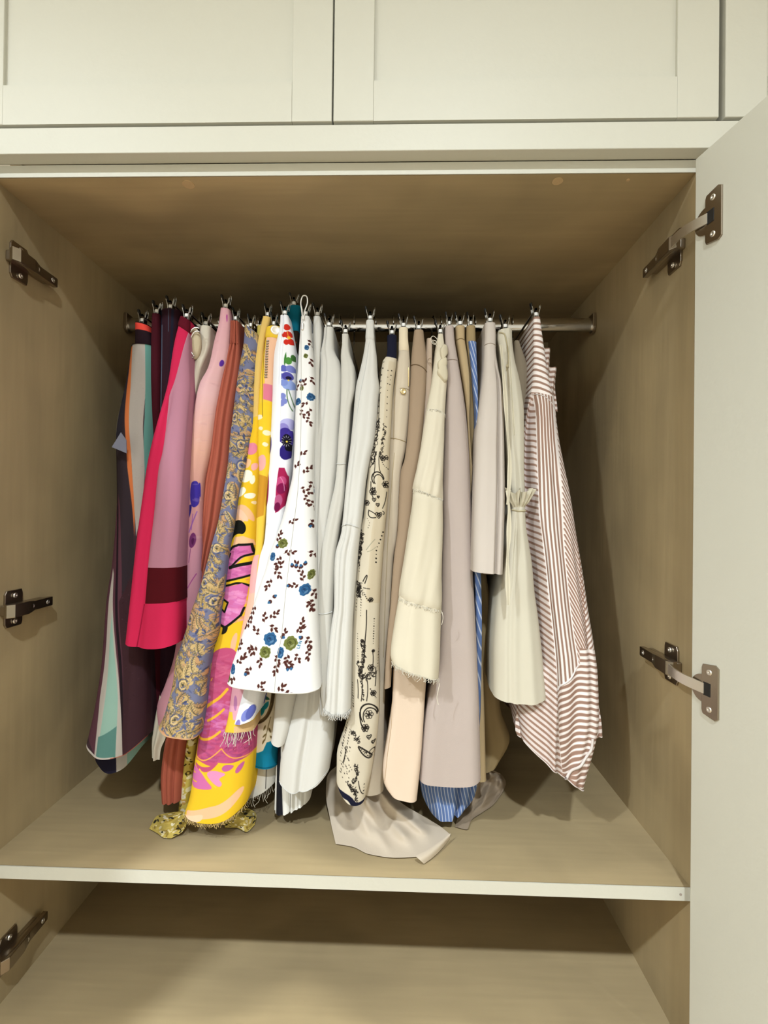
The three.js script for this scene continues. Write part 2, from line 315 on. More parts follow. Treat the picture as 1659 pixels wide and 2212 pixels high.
// a piece sewn on the cloth between two outlines (each a list of points from top to bottom)
function panel(A, name, mat, Lp, Rp, o = {}) {
  const lc = curveY(Lp), rc = curveY(Rp), off = o.off ?? .0016, nx = o.nx || 16, ny = o.ny || 30;
  const g = gridGeo(nx + 1, ny + 1, (i, j) => {
    const l = lc(j / ny), r = rc(j / ny), x = i / nx, [s0, v] = A.inv(lerp(l[0], r[0], x), lerp(l[1], r[1], x)), s = clamp(s0, 0, 1);
    const p = A.P(s, v), edge = Math.min(1, Math.min(x, 1 - x) * nx * .9, Math.min(j, ny - j) * .9);
    const w = o.ruffle ? o.ruffle * Math.sin(x * 6.283 * (o.waves || 4) + j * .3) * (j / ny) : 0;
    p.addScaledVector(A.N(clamp(s, .02, .98), v), off * edge + w + .0002);
    return [p, ...(o.sharedUV ? A.uv(s, v) : [A.um(s, v), A.vm(v)])];
  });
  return mesh(name, g, mat, A.g, o.label);
}
function stitch(A, name, pts, color, r = .0006) {        // a seam or cord lying on the cloth
  const c = curveY(pts), n = Math.max(8, pts.length * 6), q = [];
  for (let i = 0; i <= n; i++) { const p = c(i / n), [s, v] = A.inv(p[0], p[1]), ss = clamp(s, .01, .99); q.push(A.P(ss, v).addScaledVector(A.N(clamp(ss, .05, .95), v), r * .6)); }
  return mesh(name, tube(q, r, n * 2, 5), color.isMaterial ? color : fabric(color), A.g);
}
function fringe(A, pts, len, n, mat, opt = {}) {          // loose threads hanging from a frayed edge
  const c = curveY(pts), geos = [];
  for (let i = 0; i < n; i++) {
    const p = c((i + rnd()) / n), [s, v] = A.inv(p[0], p[1]), a = A.P(clamp(s, .01, .99), v).addScaledVector(A.N(clamp(s, .05, .95), v), .0008), l = len * rr(.35, 1.1);
    geos.push(tube([a, [a.x + rr(-.2, .2) * l, a.y - l * .5, a.z + rr(-.001, .003)], [a.x + rr(-.45, .45) * l, a.y - l, a.z + rr(-.002, .003)]], opt.r || .0005, 5, 4));
  }
  const m = mesh('fringe', mergeGeometries(geos), mat, A.g); m.userData.kind = 'stuff'; return m;
}
// cloth further back on a side face: s beyond 1 (right) or below 0 (left)
function sidePanel(A, name, mat, s0, s1, v0, v1) { return mesh(name, gridGeo(15, 31, (i, j) => { const s = lerp(s0, s1, i / 14), v = lerp(v0, v1, j / 30), p = A.P(s, v); p.x += s > .5 ? .0012 : -.0012; p.z += .0006; return [p, A.um(s, v), A.vm(v)]; }), mat, A.g); }
function button(A, px, py, r, mat, name = 'button') {
  const [s, v] = A.inv(px, py), p = A.P(s, v), n = A.N(s, v);
  const g = new THREE.LatheGeometry([[0, .0012], [.45, .0012], [.55, .0018], [.85, .002], [1, .0012], [1, 0]].map(([a, b]) => new THREE.Vector2(a * r, b)), 24);
  g.applyQuaternion(new THREE.Quaternion().setFromUnitVectors(new THREE.Vector3(0, 1, 0), n)).translate(p.x + n.x * .001, p.y + n.y * .001, p.z + n.z * .001);
  return mesh(name, g, mat, A.g);
}
// canvas brush: every point is given in the outline frame and lands on the cloth
function brush(c, at, cw, ch) {
  const K = 1.12;
  const path = (pts, close) => { c.beginPath(); pts.forEach((p, i) => { const q = at(p[0], p[1]); i ? c.lineTo(q[0], q[1]) : c.moveTo(q[0], q[1]); }); if (close) c.closePath(); };
  const smooth = (pts, close) => {
    const q = pts.map(p => at(p[0], p[1])), n = q.length; c.beginPath();
    if (close) { const m = (a, b) => [(a[0] + b[0]) / 2, (a[1] + b[1]) / 2]; let s = m(q[n - 1], q[0]); c.moveTo(...s); for (let i = 0; i < n; i++) { const e = m(q[i], q[(i + 1) % n]); c.quadraticCurveTo(...q[i], ...e); } c.closePath(); }
    else { c.moveTo(...q[0]); for (let i = 1; i < n - 1; i++) { const e = i === n - 2 ? q[n - 1] : [(q[i][0] + q[i + 1][0]) / 2, (q[i][1] + q[i + 1][1]) / 2]; c.quadraticCurveTo(...q[i], ...e); } if (n === 2) c.lineTo(...q[1]); }
  };
  return {
    c, at, cw, ch, K,
    fill(col, pts) { path(pts, true); c.fillStyle = col; c.fill(); },
    blob(col, pts, line, lw) { smooth(pts, true); c.fillStyle = col; c.fill(); if (line) { c.strokeStyle = line; c.lineWidth = lw * K; c.stroke(); } },
    line(col, w, pts) { smooth(pts, false); c.strokeStyle = col; c.lineWidth = w * K; c.stroke(); },
    poly(col, w, pts) { path(pts, false); c.strokeStyle = col; c.lineWidth = w * K; c.stroke(); },
    clip(pts, fn) { c.save(); path(pts, true); c.clip(); fn(); c.restore(); },
    dot(col, x, y, r, ry = r, rot = 0) { const q = at(x, y); c.beginPath(); c.ellipse(q[0], q[1], r * K, ry * K, rot, 0, 7); c.fillStyle = col; c.fill(); },
    ring(col, w, x, y, r, ry = r, rot = 0, a0 = 0, a1 = 6.3) { const q = at(x, y); c.beginPath(); c.ellipse(q[0], q[1], r * K, ry * K, rot, a0, a1); c.strokeStyle = col; c.lineWidth = w * K; c.stroke(); },
    // lines blended from outline A to outline B
    fan(col, A, B, n, w, k0 = 0) { const N = 24, ca = curveY(A), cb = curveY(B); for (let i = 0; i < n; i++) { const t = (i + .5 + k0) / n, pts = []; for (let j = 0; j <= N; j++) { const a = ca(j / N), b = cb(j / N); pts.push([lerp(a[0], b[0], t), lerp(a[1], b[1], t)]); } path(pts, false); c.strokeStyle = col; c.lineWidth = w * K; c.lineCap = 'butt'; c.stroke(); } c.lineCap = 'round'; },
    leaf(col, x, y, len, wid, rot) { const q = at(x, y), l = len * K, w = wid * K, cs = Math.cos(rot), sn = Math.sin(rot), T = (a, b) => [q[0] + a * cs - b * sn, q[1] + a * sn + b * cs]; c.beginPath(); c.moveTo(...T(0, 0)); c.quadraticCurveTo(...T(l * .45, -w), ...T(l, 0)); c.quadraticCurveTo(...T(l * .45, w), ...T(0, 0)); c.fillStyle = col; c.fill(); },
    streaks(cols, n, x0, x1, y0, y1, len, w, alpha = .4) { c.globalAlpha = alpha; for (let i = 0; i < n; i++) { const x = rr(x0, x1), y = rr(y0, y1), a = rr(-.5, .5); this.line(cols[i % cols.length], w * rr(.5, 1.3), [[x, y], [x + len * .5, y + a * len * .4], [x + len, y + a * len]]); } c.globalAlpha = 1; },
  };
}
// ------------------------------------------------------------------ clip hangers
const HANG = [];
function hangFrom(A) {
  if (A.o.noHanger) return;
  const o = A.o, p = A.P(.5, 0), z = p.z - .012, y = p.y, x = p.x, h = thing('clip_hanger', 'chrome clip hanger holding the ' + o.short, 'hanger', [x, y, ROD_Z], 'chrome clip hangers along the rod');
  const barY = .016, up = ROD_Y - y, t = rr(-.22, .22);
  const hook = [];
  for (let i = 0; i <= 10; i++) { const a = -.35 + (Math.PI + .35) * i / 10; hook.push([.0, up + .004 + Math.sin(a) * .0155, Math.cos(a) * .0135]); }
  hook.push([0, lerp(up, barY, .35), -.0125], [0, lerp(up, barY, .7), -.004], [0, barY, 0]);
  const hk = tube(hook, .0016, 60, 8); hk.rotateY(t);
  mesh('hook', hk, chrome, h);
  const zf = z - ROD_Z, zb = -zf;
  mesh('bar', tube([[0, barY, zf + .004], [0, barY, 0], [0, barY, zb - .004]], .0021, 8, 10), chrome, h);
  for (const zz of [zf, zb]) {
    const c = new THREE.Group(); c.name = 'clip'; c.position.set(0, 0, zz); c.scale.set(o.clip || .85, .8, .9); h.add(c);
    const jaw = s => { const q = [[.0038, -.012], [.0032, -.002], [.0046, .012], [.0078, .025]].map(([a, b]) => [s * a, b]); const sh = new THREE.Shape(); sh.moveTo(...q[0]); q.slice(1).forEach(v => sh.lineTo(...v)); q.slice().reverse().forEach(v => sh.lineTo(v[0] + s * .0011, v[1] + .0003)); sh.closePath(); return new THREE.ExtrudeGeometry(sh, { depth: .012, bevelEnabled: true, bevelSize: .0003, bevelThickness: .0005, bevelSegments: 1 }).translate(0, 0, -.006); };
    mesh('jaw', jaw(-1), chrome, c); mesh('jaw', jaw(1), chrome, c);
    mesh('lever_tip', new THREE.CapsuleGeometry(.0032, .009, 4, 10).scale(.8, 1, 1.6).rotateZ(.22).translate(-.0088, .028, 0), blackVinyl, c, 'black vinyl tip');
    mesh('wire_loop', tube([[.0066, .014, -.004], [.0090, .028, -.0035], [.0096, .033, 0], [.0090, .028, .0035], [.0066, .014, .004]], .0011, 20, 6), chrome, c);
    mesh('pad', box(.0072, .008, .012, 0, .009, 0), whitePlastic, c, 'white plastic block');
  }
}
// ------------------------------------------------------------------ the garments, left to right along the rod
const GR = 'garments hanging on the clothes rod';
const thread = fabric(0xe9e2d0), F = fabric;
const metalBtn = new THREE.MeshStandardMaterial({ color: 0xcdb98a, metalness: 1, roughness: .35 });

{ // sheer striped dress at the far left, with its striped underlayer
  const A = garment({ name: 'striped_dress', short: 'sheer striped dress', label: 'sheer dark dress with white, teal and orange stripes, leftmost on the rod', category: 'dress', noHanger: true, group: GR, z: [-.175, -.07], zb: [-.5, -.5],
    L: [[274, 742], [257, 830], [237, 940], [239, 1060], [229, 1208], [215, 1303], [205, 1430], [190, 1530], [170, 1617]],
    R: [[324, 742], [323, 830], [321, 950], [316, 1060], [310, 1208], [304, 1303], [302, 1430], [300, 1530], [299, 1607]], sag: 30, folds: [2, .001, .005, 1], base: '#3c2a30', rough: .8, round: .025,
    paint(b) {
      b.fill('#30262c', [[230, 740], [283, 740], [272, 980], [286, 1160], [300, 1420], [150, 1660], [170, 1400]]);
      b.fill('#2b2731', [[274, 745], [272, 800], [268, 860], [262, 940], [230, 960], [240, 850]]);
      b.fill('#c8703f', [[278, 745], [283, 745], [283, 900], [283, 1000], [289, 1100], [288, 1160], [284, 1100], [275, 1010], [270, 930], [270, 840]]);
      b.fill('#aaa29a', [[282, 742], [312, 742], [312, 830], [309, 1000], [303, 1100], [292, 1160], [288, 1100], [283, 1000], [281, 830]]);
      b.fill('#5d8f86', [[311, 742], [326, 742], [326, 1000], [308, 1060], [309, 900]]);
      b.streaks(['#8e867f', '#c0b8b0'], 60, 284, 306, 760, 1080, 2, .7, .35);
      b.fill('#54323c', [[240, 1030], [256, 1090], [262, 1300], [278, 1640], [210, 1640], [180, 1600]]);
      b.line('#1c1118', 5, [[243, 975], [246, 1070], [252, 1250], [256, 1420], [262, 1600]]);
      b.fill('#3a2228', [[256, 1300], [302, 1200], [304, 1660], [262, 1660]]);
      b.streaks(['#553842', '#2c181e'], 40, 262, 296, 1180, 1560, 1.5, 2, .5);
      b.fill('#b3aba3', [[239, 1228], [243, 1240], [251, 1420], [258, 1520], [264, 1650], [202, 1650], [212, 1508], [226, 1384]]);
      b.fill('#8fb0a3', [[242, 1320], [246, 1400], [253, 1508], [246, 1660], [208, 1660], [228, 1508], [236, 1384]]);
      b.fill('#567f78', [[250, 1570], [246, 1640], [206, 1650], [212, 1592]]);
      b.line('#d6cdb9', 2.2, [[274, 745], [258, 840], [240, 945]]);
      b.line('#cfc4ac', 1.6, [[239, 1052], [229, 1210], [215, 1305], [205, 1430], [190, 1530], [176, 1604]]);
      b.line('#bdb5ad', 6, [[168, 1618], [190, 1628], [215, 1646], [240, 1653]]); b.line('#a5543c', 2.5, [[236, 1650], [262, 1642], [280, 1628], [300, 1612]]);
    } });
  panel(A, 'bodice', F(0x24141b), [[286, 690], [281, 742]], [[316, 697], [324, 742]], { off: .002, ny: 10 });
  const d = garment({ name: 'striped_underdress', short: 'black waistband with the red edge', label: 'underlayer', category: 'skirt', group: GR, z: [-.19, -.1], zb: [-.49, -.49], slot: 296,
    L: [[286, 692], [284, 742], [280, 900], [262, 1100], [240, 1300], [215, 1500], [191, 1634]], R: [[316, 698], [323, 742], [320, 900], [314, 1100], [306, 1300], [301, 1500], [298, 1619]], sag: 44, base: '#24141b', round: .022,
    paint(b) { b.fill('#c4703c', [[180, 1560], [203, 1560], [201, 1680], [180, 1680]]); b.fill('#1d1a2b', [[202, 1560], [251, 1560], [250, 1690], [200, 1690]]); b.fill('#aca59c', [[250, 1560], [276, 1560], [275, 1690], [250, 1690]]); b.fill('#79988c', [[275, 1560], [302, 1560], [302, 1690], [274, 1690]]);
      b.fill('#e2493c', [[280, 693], [320, 699], [322, 713], [280, 710]]); b.line('#0d0a0d', 3, [[284, 691], [300, 691], [318, 700]]); } });
  for (const m of d.g.children.slice()) { m.name = 'underdress'; m.userData.label = 'black underdress with red waist edge and multicoloured hem'; A.g.add(m); }
  scene.remove(d.g);
  const s = new THREE.Shape(); const fa = [[243, 966], [262, 935], [273, 951], [274, 979]].map(p => atZ(p[0], p[1], -.13)); fa.forEach((p, i) => i ? s.lineTo(p.x, p.y) : s.moveTo(p.x, p.y)); s.closePath();
  mesh('folded_hem', new THREE.ExtrudeGeometry(s, { depth: .0015, bevelEnabled: true, bevelSize: .0004, bevelThickness: .0004, bevelSegments: 1 }).translate(0, 0, -.13), F(0x7b7c8b), A.g, 'grey folded hem corner');
}
garment({ name: 'burgundy_skirt', short: 'plain burgundy skirt', label: 'dark burgundy skirt with a magenta stripe, beside the sheer striped dress', group: GR, z: [-.185, -.13], zb: [-.5, -.5], L: [[325, 676], [322, 760], [320, 900], [316, 1050], [306, 1250], [298, 1450], [296, 1562]], R: [[341, 676], [342, 760], [342, 900], [345, 1050], [345, 1250], [342, 1450], [340, 1568]], base: '#3f0d18', folds: [2, .001, .004, 2],
  paint(b) { b.streaks(['#300811', '#4c1420'], 60, 320, 340, 690, 1500, 1, 2, .5); b.line('#6d1030', 6, [[306, 1250], [301, 1400], [299, 1560]]); } });
garment({ name: 'pinstriped_skirt', short: 'plum skirt with navy stripes', label: 'dark plum skirt with thin navy and grey vertical stripes, left of hot pink', group: GR, z: [-.187, -.14], zb: [-.5, -.5], L: [[341, 665], [340, 760], [340, 900], [338, 1050], [334, 1300], [326, 1570]], R: [[383, 665], [378, 760], [366, 900], [360, 1050], [372, 1300], [385, 1545]], base: '#2c151f', folds: [3, .001, .003, .4],
  paint(b) { b.line('#22243a', 7, [[343, 665], [344, 760], [343, 980]]); b.line('#58606f', 3, [[347, 700], [347, 760], [346, 980]]); b.line('#4d5463', 1.6, [[341, 668], [342, 760]]); b.line('#454a58', 2, [[363, 668], [363, 715]]); b.line('#1d1e2e', 5, [[371, 668], [368, 760], [364, 900]]); } });
{
  const A = garment({ name: 'pink_skirt', short: 'hot pink and mauve skirt', label: 'hot pink skirt with mauve side panel and burgundy bands', group: GR, z: [-.165, -.055], zb: [-.5, -.5], mat: F(0xc9264f, { bump: .0005 }), bodyName: 'pink_panel', round: .02, folds: [1, .001, .002, 0], slot: 285,
    L: [[389, 680], [381, 701], [371, 735], [352, 830], [333, 898], [319, 950], [308, 1000], [302, 1040], [286, 1153], [272, 1275], [259, 1393]], R: [[407, 690], [406, 716], [404, 760], [405, 835], [402, 871], [396, 964], [393, 1000], [386, 1113], [378, 1227], [376, 1303], [372, 1396]], sag: 8, creases: [[.36, .1, -.006, .2, 1, .3]] });
  panel(A, 'mauve_panel', F(0xb17a8b), [[404, 716], [393, 757], [376, 822], [363, 852], [356, 898], [347, 980], [340, 1004], [329, 1102], [315, 1227]], [[408, 722], [405, 760], [406, 830], [403, 871], [397, 964], [394, 1000], [387, 1113], [380, 1200], [379, 1227]], { off: .0008, ny: 40 });
  { const va = A.inv(405, 722)[1], vb = A.inv(378, 1227)[1], vc = A.inv(376, 1302)[1]; sidePanel(A, 'mauve_panel', F(0xb17a8b), .965, 1.5, va, vb); sidePanel(A, 'burgundy_band', F(0x4b0811), .965, 1.5, vb, vc); }
  panel(A, 'burgundy_band', F(0x4b0811), [[315, 1227], [310, 1305]], [[379, 1227], [377, 1302]], { off: .0012, ny: 10 });
  panel(A, 'waistband', F(0x5a0e1e), [[389, 679], [381, 701]], [[408, 690], [407, 718]], { off: .0018, ny: 8 });
  stitch(A, 'seam', [[308, 1307], [300, 1345], [290, 1400]], 0xa81c40, .0008);
}
{
  const A = garment({ name: 'cream_blouse', short: 'cream satin garment', label: 'cream satin garment with silver piped cuff, half hidden behind the hot pink skirt', category: 'garment', group: GR, z: [-.195, -.15], zb: [-.5, -.5], L: [[428, 702], [425, 740], [414, 800], [400, 900], [390, 960]], R: [[452, 702], [450, 740], [430, 800], [412, 900], [402, 960]], mat: F(0xd9d1bd, { rough: .5 }) });
  const arc = (r, x, y, a0, a1) => { const q = []; for (let i = 0; i <= 14; i++) { const a = lerp(a0, a1, i / 14); q.push(atZ(x + Math.cos(a) * r * .8, y - Math.sin(a) * r * 1.5, -.172)); } return q; };
  mesh('cuff', new THREE.SphereGeometry(.016, 24, 16).scale(.75, 1.75, .5).translate(...atZ(421, 743, -.182).toArray()), F(0xcdbf9f, { rough: .45 }), A.g);
  mesh('piping', mergeGeometries([tube(arc(23, 424, 742, 1.2, 4.3), .0013, 30, 8), tube(arc(19, 426, 744, 1.2, 4.3), .0011, 30, 8)]), new THREE.MeshStandardMaterial({ color: 0xd7d3cc, metalness: .8, roughness: .25 }), A.g);
}
{ const A = garment({ name: 'watercolor_skirt', short: 'pale pink skirt with purple watercolour flowers', label: 'pale pink skirt with purple and blue watercolour flowers low down', group: GR, z: [-.172, -.1], zb: [-.5, -.5], slot: 483,
  L: [[474, 663], [470, 690], [457, 735], [444, 790], [423, 825], [413, 870], [407, 930], [402, 1000], [394, 1150], [388, 1250], [378, 1350], [368, 1420], [346, 1485], [325, 1540], [330, 1572]], R: [[493, 665], [494, 690], [491, 735], [486, 775], [478, 800], [468, 846], [460, 886], [449, 966], [434, 1045], [431, 1102], [429, 1194], [426, 1300], [418, 1400], [404, 1500], [392, 1585]], base: '#dcaeb0', folds: [1.5, .001, .005, 1.2],
  paint(b, A) {
    const g = b.c.createLinearGradient(0, 0, 0, b.ch); g.addColorStop(0, '#d6a0a6'); g.addColorStop(.22, '#dfb3b3'); g.addColorStop(.36, '#d8a592'); g.addColorStop(.45, '#c48f84'); g.addColorStop(.6, '#c98f9f'); g.addColorStop(1, '#c9909c'); b.c.fillStyle = g; b.c.fillRect(0, 0, b.cw, b.ch);
    b.blob('#3a2b8c', [[411, 1046], [417, 1038], [428, 1040], [429, 1072], [427, 1092], [415, 1098], [409, 1080]]); b.blob('#2c1f74', [[405, 1092], [415, 1088], [411, 1112], [405, 1124]]); b.blob('#3b2c90', [[426, 1045], [431, 1040], [430, 1085]]);
    b.blob('#6d2f63', [[409, 1160], [417, 1148], [423, 1158], [421, 1176], [413, 1186], [408, 1178]]); b.blob('#4f1c4a', [[412, 1165], [420, 1160], [416, 1182]]);
    b.line('#8a5aa4', 2, [[424, 1105], [415, 1130], [408, 1150]]); b.line('#9a3f86', 1.5, [[422, 1240], [414, 1254], [406, 1270]]); b.line('#83459b', 1.2, [[416, 1110], [413, 1145]]); b.line('#7b3b72', 1.2, [[412, 1185], [408, 1215]]); b.blob('#b04a92', [[487, 680], [491, 676], [489, 700]]); b.dot('#5a2f95', 477, 783, 4, 8);
    b.streaks(['#e6c4bd', '#c08c95'], 50, 415, 470, 700, 1250, 8, 4, .16);
  } });
  const ll = curveY([[345, 1500], [332, 1570], [329, 1600], [330, 1632]]), lr = curveY([[380, 1510], [360, 1590], [348, 1620], [346, 1640]]);
  mesh('lining', gridGeo(13, 25, (i, j) => { const a = ll(j / 24), b = lr(j / 24), x = i / 12, p = atZ(lerp(a[0], b[0], x), lerp(a[1], b[1], x), -.122); p.z += .01 * Math.sin(x * 3.14) + .002 * Math.sin(x * 14); return [p, x * .04, j * .005]; }), F(0xcfc8b6), A.g, 'white lining below the hem'); }
{
  const A = garment({ name: 'rust_knit_skirt', short: 'rust pleated skirt', label: 'long rust orange pleated skirt with ribbed waist', group: GR, clip: .62, z: [-.176, -.105], zb: [-.5, -.5], slot: 505, mat: F(0xa85a47), round: .02, folds: [3, .002, .006, .6], creases: [[.33, .06, -.005], [.66, .06, -.006]],
    L: [[497, 691], [494, 740], [487, 755], [476, 795], [466, 844], [458, 885], [447, 966], [432, 1045], [428, 1102], [425, 1194], [423, 1250], [412, 1330], [396, 1420], [374, 1520], [350, 1600], [338, 1695], [342, 1742]], R: [[513, 692], [515, 741], [516, 760], [514, 795], [510, 822], [500, 885], [494, 939], [490, 1000], [481, 1064], [470, 1124], [454, 1180], [440, 1240], [428, 1320], [420, 1420], [412, 1520], [396, 1603], [387, 1690], [383, 1738]] });
  const ribs = []; for (let i = 1; i < 7; i++) { const x0 = lerp(497, 513, i / 7), x1 = lerp(494.5, 514.5, i / 7), q = []; for (let k = 0; k <= 6; k++) { const [s, v] = A.inv(lerp(x0, x1, k / 6), lerp(692, 741, k / 6)); q.push(A.P(s, v).addScaledVector(A.N(s, v), .0006)); } ribs.push(tube(q, .0011, 12, 6)); }
  mesh('ribbed_waistband', mergeGeometries(ribs), F(0xa85743), A.g);
}
{
  const GOLD = ['#bda06a', '#c9ad78', '#b29560', '#c3a672', '#ba9268'];
  garment({ name: 'paisley_skirt', short: 'gold and blue paisley skirt', label: 'gold and slate blue paisley leaf print skirt beside the painted yellow one', group: GR, clip: .6, z: [-.168, -.04], zb: [-.5, -.5], slot: 540, base: '#70728c', round: .022, folds: [1.5, .001, .003, 2], sag: 3, nv: 90,
    L: [[525, 697], [521, 745], [514, 776], [506, 822], [497, 885], [491, 939], [487, 1000], [478, 1064], [467, 1124], [451, 1180], [435, 1237], [417, 1290], [403, 1324], [391, 1365], [380, 1398], [368, 1432], [362, 1481], [349, 1533], [340, 1560], [330, 1580]], R: [[552, 716], [557, 735], [555, 752], [551, 768], [549, 795], [547, 844], [545, 915], [535, 950], [525, 1004], [509, 1067], [498, 1134], [487, 1183], [479, 1237], [471, 1289], [463, 1335], [460, 1368], [449, 1400], [445, 1410], [437, 1460], [429, 1528], [415, 1604]],
    paint(b) {
      const lobes = (x, y, rot, R) => { // a scrolling acanthus: a comma body with toothed edge, veins and an eye
        const q = b.at(x, y), c = b.c, k = R * b.K; c.save(); c.translate(q[0], q[1]); c.rotate(rot);
        c.fillStyle = GOLD[Math.floor(rnd() * 5)]; c.beginPath();
        for (let i = 0; i <= 60; i++) { const a = i / 60 * 4.6, r = k * (.38 + .16 * a) * (1 + .16 * Math.cos(a * 11)) * .62; const X = Math.cos(a) * r, Y = Math.sin(a) * r; i ? c.lineTo(X, Y) : c.moveTo(X, Y); }
        c.lineTo(0, 0); c.fill(); c.strokeStyle = '#585c78'; c.lineWidth = 1.1; c.stroke();
        c.strokeStyle = '#4d4436'; c.lineWidth = .9; c.beginPath(); for (let i = 0; i <= 40; i++) { const a = i / 40 * 5.2, r = k * (.12 + .085 * a); const X = Math.cos(a) * r, Y = Math.sin(a) * r; i ? c.lineTo(X, Y) : c.moveTo(X, Y); } c.stroke();
        c.lineWidth = .8; c.strokeStyle = '#6a5a3d'; for (let i = 0; i < 9; i++) { const a = .6 + i * .45, r0 = k * (.16 + .085 * a), r1 = k * (.36 + .1 * a); c.beginPath(); c.moveTo(Math.cos(a) * r0, Math.sin(a) * r0); c.quadraticCurveTo(Math.cos(a + .12) * (r0 + r1) / 2, Math.sin(a + .12) * (r0 + r1) / 2, Math.cos(a + .1) * r1, Math.sin(a + .1) * r1); c.stroke(); }
        c.restore();
      };
      const feather = (x, y, rot, L) => { const q = b.at(x, y), c = b.c, k = L * b.K; c.save(); c.translate(q[0], q[1]); c.rotate(rot); c.fillStyle = GOLD[Math.floor(rnd() * 5)];
        for (let s = -1; s <= 1; s += 2) for (let i = 0; i < 8; i++) { const t = i / 8, X = t * k, Y = -.22 * k * Math.sin(t * 2.4) , l = k * .3 * (1 - .5 * t); c.beginPath(); c.moveTo(X, Y); c.quadraticCurveTo(X + l * .2, Y + s * l * .9, X + l, Y + s * l * .7); c.quadraticCurveTo(X + l * .7, Y + s * l * .2, X + .02 * k, Y); c.fill(); }
        c.strokeStyle = '#4a4638'; c.lineWidth = 1; c.beginPath(); c.moveTo(0, 0); c.quadraticCurveTo(k * .5, -.3 * k, k, -.15 * k); c.stroke();
        c.lineWidth = .7; for (let i = 1; i < 7; i++) { const t = i / 7, X = t * k, Y = -.22 * k * Math.sin(t * 2.4); c.beginPath(); c.moveTo(X, Y); c.lineTo(X + k * .12, Y + k * .13); c.moveTo(X, Y); c.lineTo(X + k * .13, Y - k * .1); c.stroke(); } c.restore(); };
      b.c.fillStyle = '#70728c'; b.c.fillRect(0, 0, b.cw, b.ch);
      for (let y = 690; y < 1620; y += 13) { const t = (y - 697) / 900, xc = lerp(540, 385, t * t), hw = lerp(24, 52, t); for (let x = xc - hw - 20; x < xc + hw + 30; x += 19) { const a = rr(0, 6.3); if (rnd() < .55) feather(x + rr(-6, 6), y + rr(-5, 5), a, rr(26, 38)); else lobes(x + rr(-6, 6), y + rr(-5, 5), a, rr(15, 23)); } }
      for (let i = 0; i < 210; i++) { const y = rr(700, 1600), t = (y - 697) / 900, xc = lerp(540, 385, t * t), hw = lerp(24, 50, t), x = xc + rr(-hw, hw); b.leaf(rnd() < .75 ? '#5a5f80' : '#424766', x, y, rr(7, 13), rr(2.5, 5), rr(0, 6.3)); }
      for (const [x, y] of [[517, 838], [505, 900], [520, 1005], [492, 1070], [468, 1185], [440, 1260], [405, 1340], [395, 1480], [378, 1555], [520, 960], [460, 1300]]) { b.ring('#4a4d66', 1.6, x, y, 9, 12, .4, .3, 5.2); b.ring('#d2b886', 2, x, y, 6, 8, .4, .3, 5.2); b.dot('#4a4638', x, y, 2.2); }
      for (const [x, y] of [[512, 840], [400, 1260], [350, 1590]]) b.dot('#c98c6d', x, y, 6, 5);
      b.line('#c79a72', 5, [[330, 1578], [352, 1591], [380, 1600], [414, 1604]]);
    } });
}
{ // mustard flowers: a long skirt pooling on the shelf on both sides of the yellow one
  const pat = (b, x0, x1, y0, y1, n) => { b.c.fillStyle = '#c9b45a'; b.c.fillRect(0, 0, b.cw, b.ch); for (let i = 0; i < n; i++) { const x = rr(x0, x1), y = rr(y0, y1), k = rnd(); if (k < .35) b.dot('#e0d3a6', x, y, rr(3, 8), rr(3, 6), rr(0, 3)); else if (k < .6) b.leaf('#2d2a16', x, y, rr(6, 13), rr(2, 4), rr(0, 6)); else if (k < .85) b.dot('#b3983a', x, y, rr(4, 9), rr(3, 7), rr(0, 3)); else b.ring('#3b2c14', 1.4, x, y, rr(3, 6)); b.dot('#6b4d1e', x + 4, y + 2, 1.6); } };
  garment({ name: 'mustard_floral_skirt', short: 'mustard floral skirt', label: 'long mustard and black floral skirt squeezed between rust and painted yellow', group: GR, z: [-.185, -.115], zb: [-.5, -.5], slot: 560, noHanger: true, L: [[554, 702], [551, 800], [545, 930], [520, 1050], [490, 1180], [455, 1350], [425, 1500], [398, 1610], [385, 1700], [381, 1775]], R: [[566, 702], [563, 800], [560, 930], [545, 1050], [520, 1180], [490, 1350], [455, 1500], [420, 1610], [410, 1700], [402, 1778]], base: '#c9b45a', paint(b) { pat(b, 370, 440, 1450, 1790, 160); b.streaks(['#e3dccb', '#b98a3d'], 20, 388, 400, 1680, 1770, 3, 5, .8); } });
}
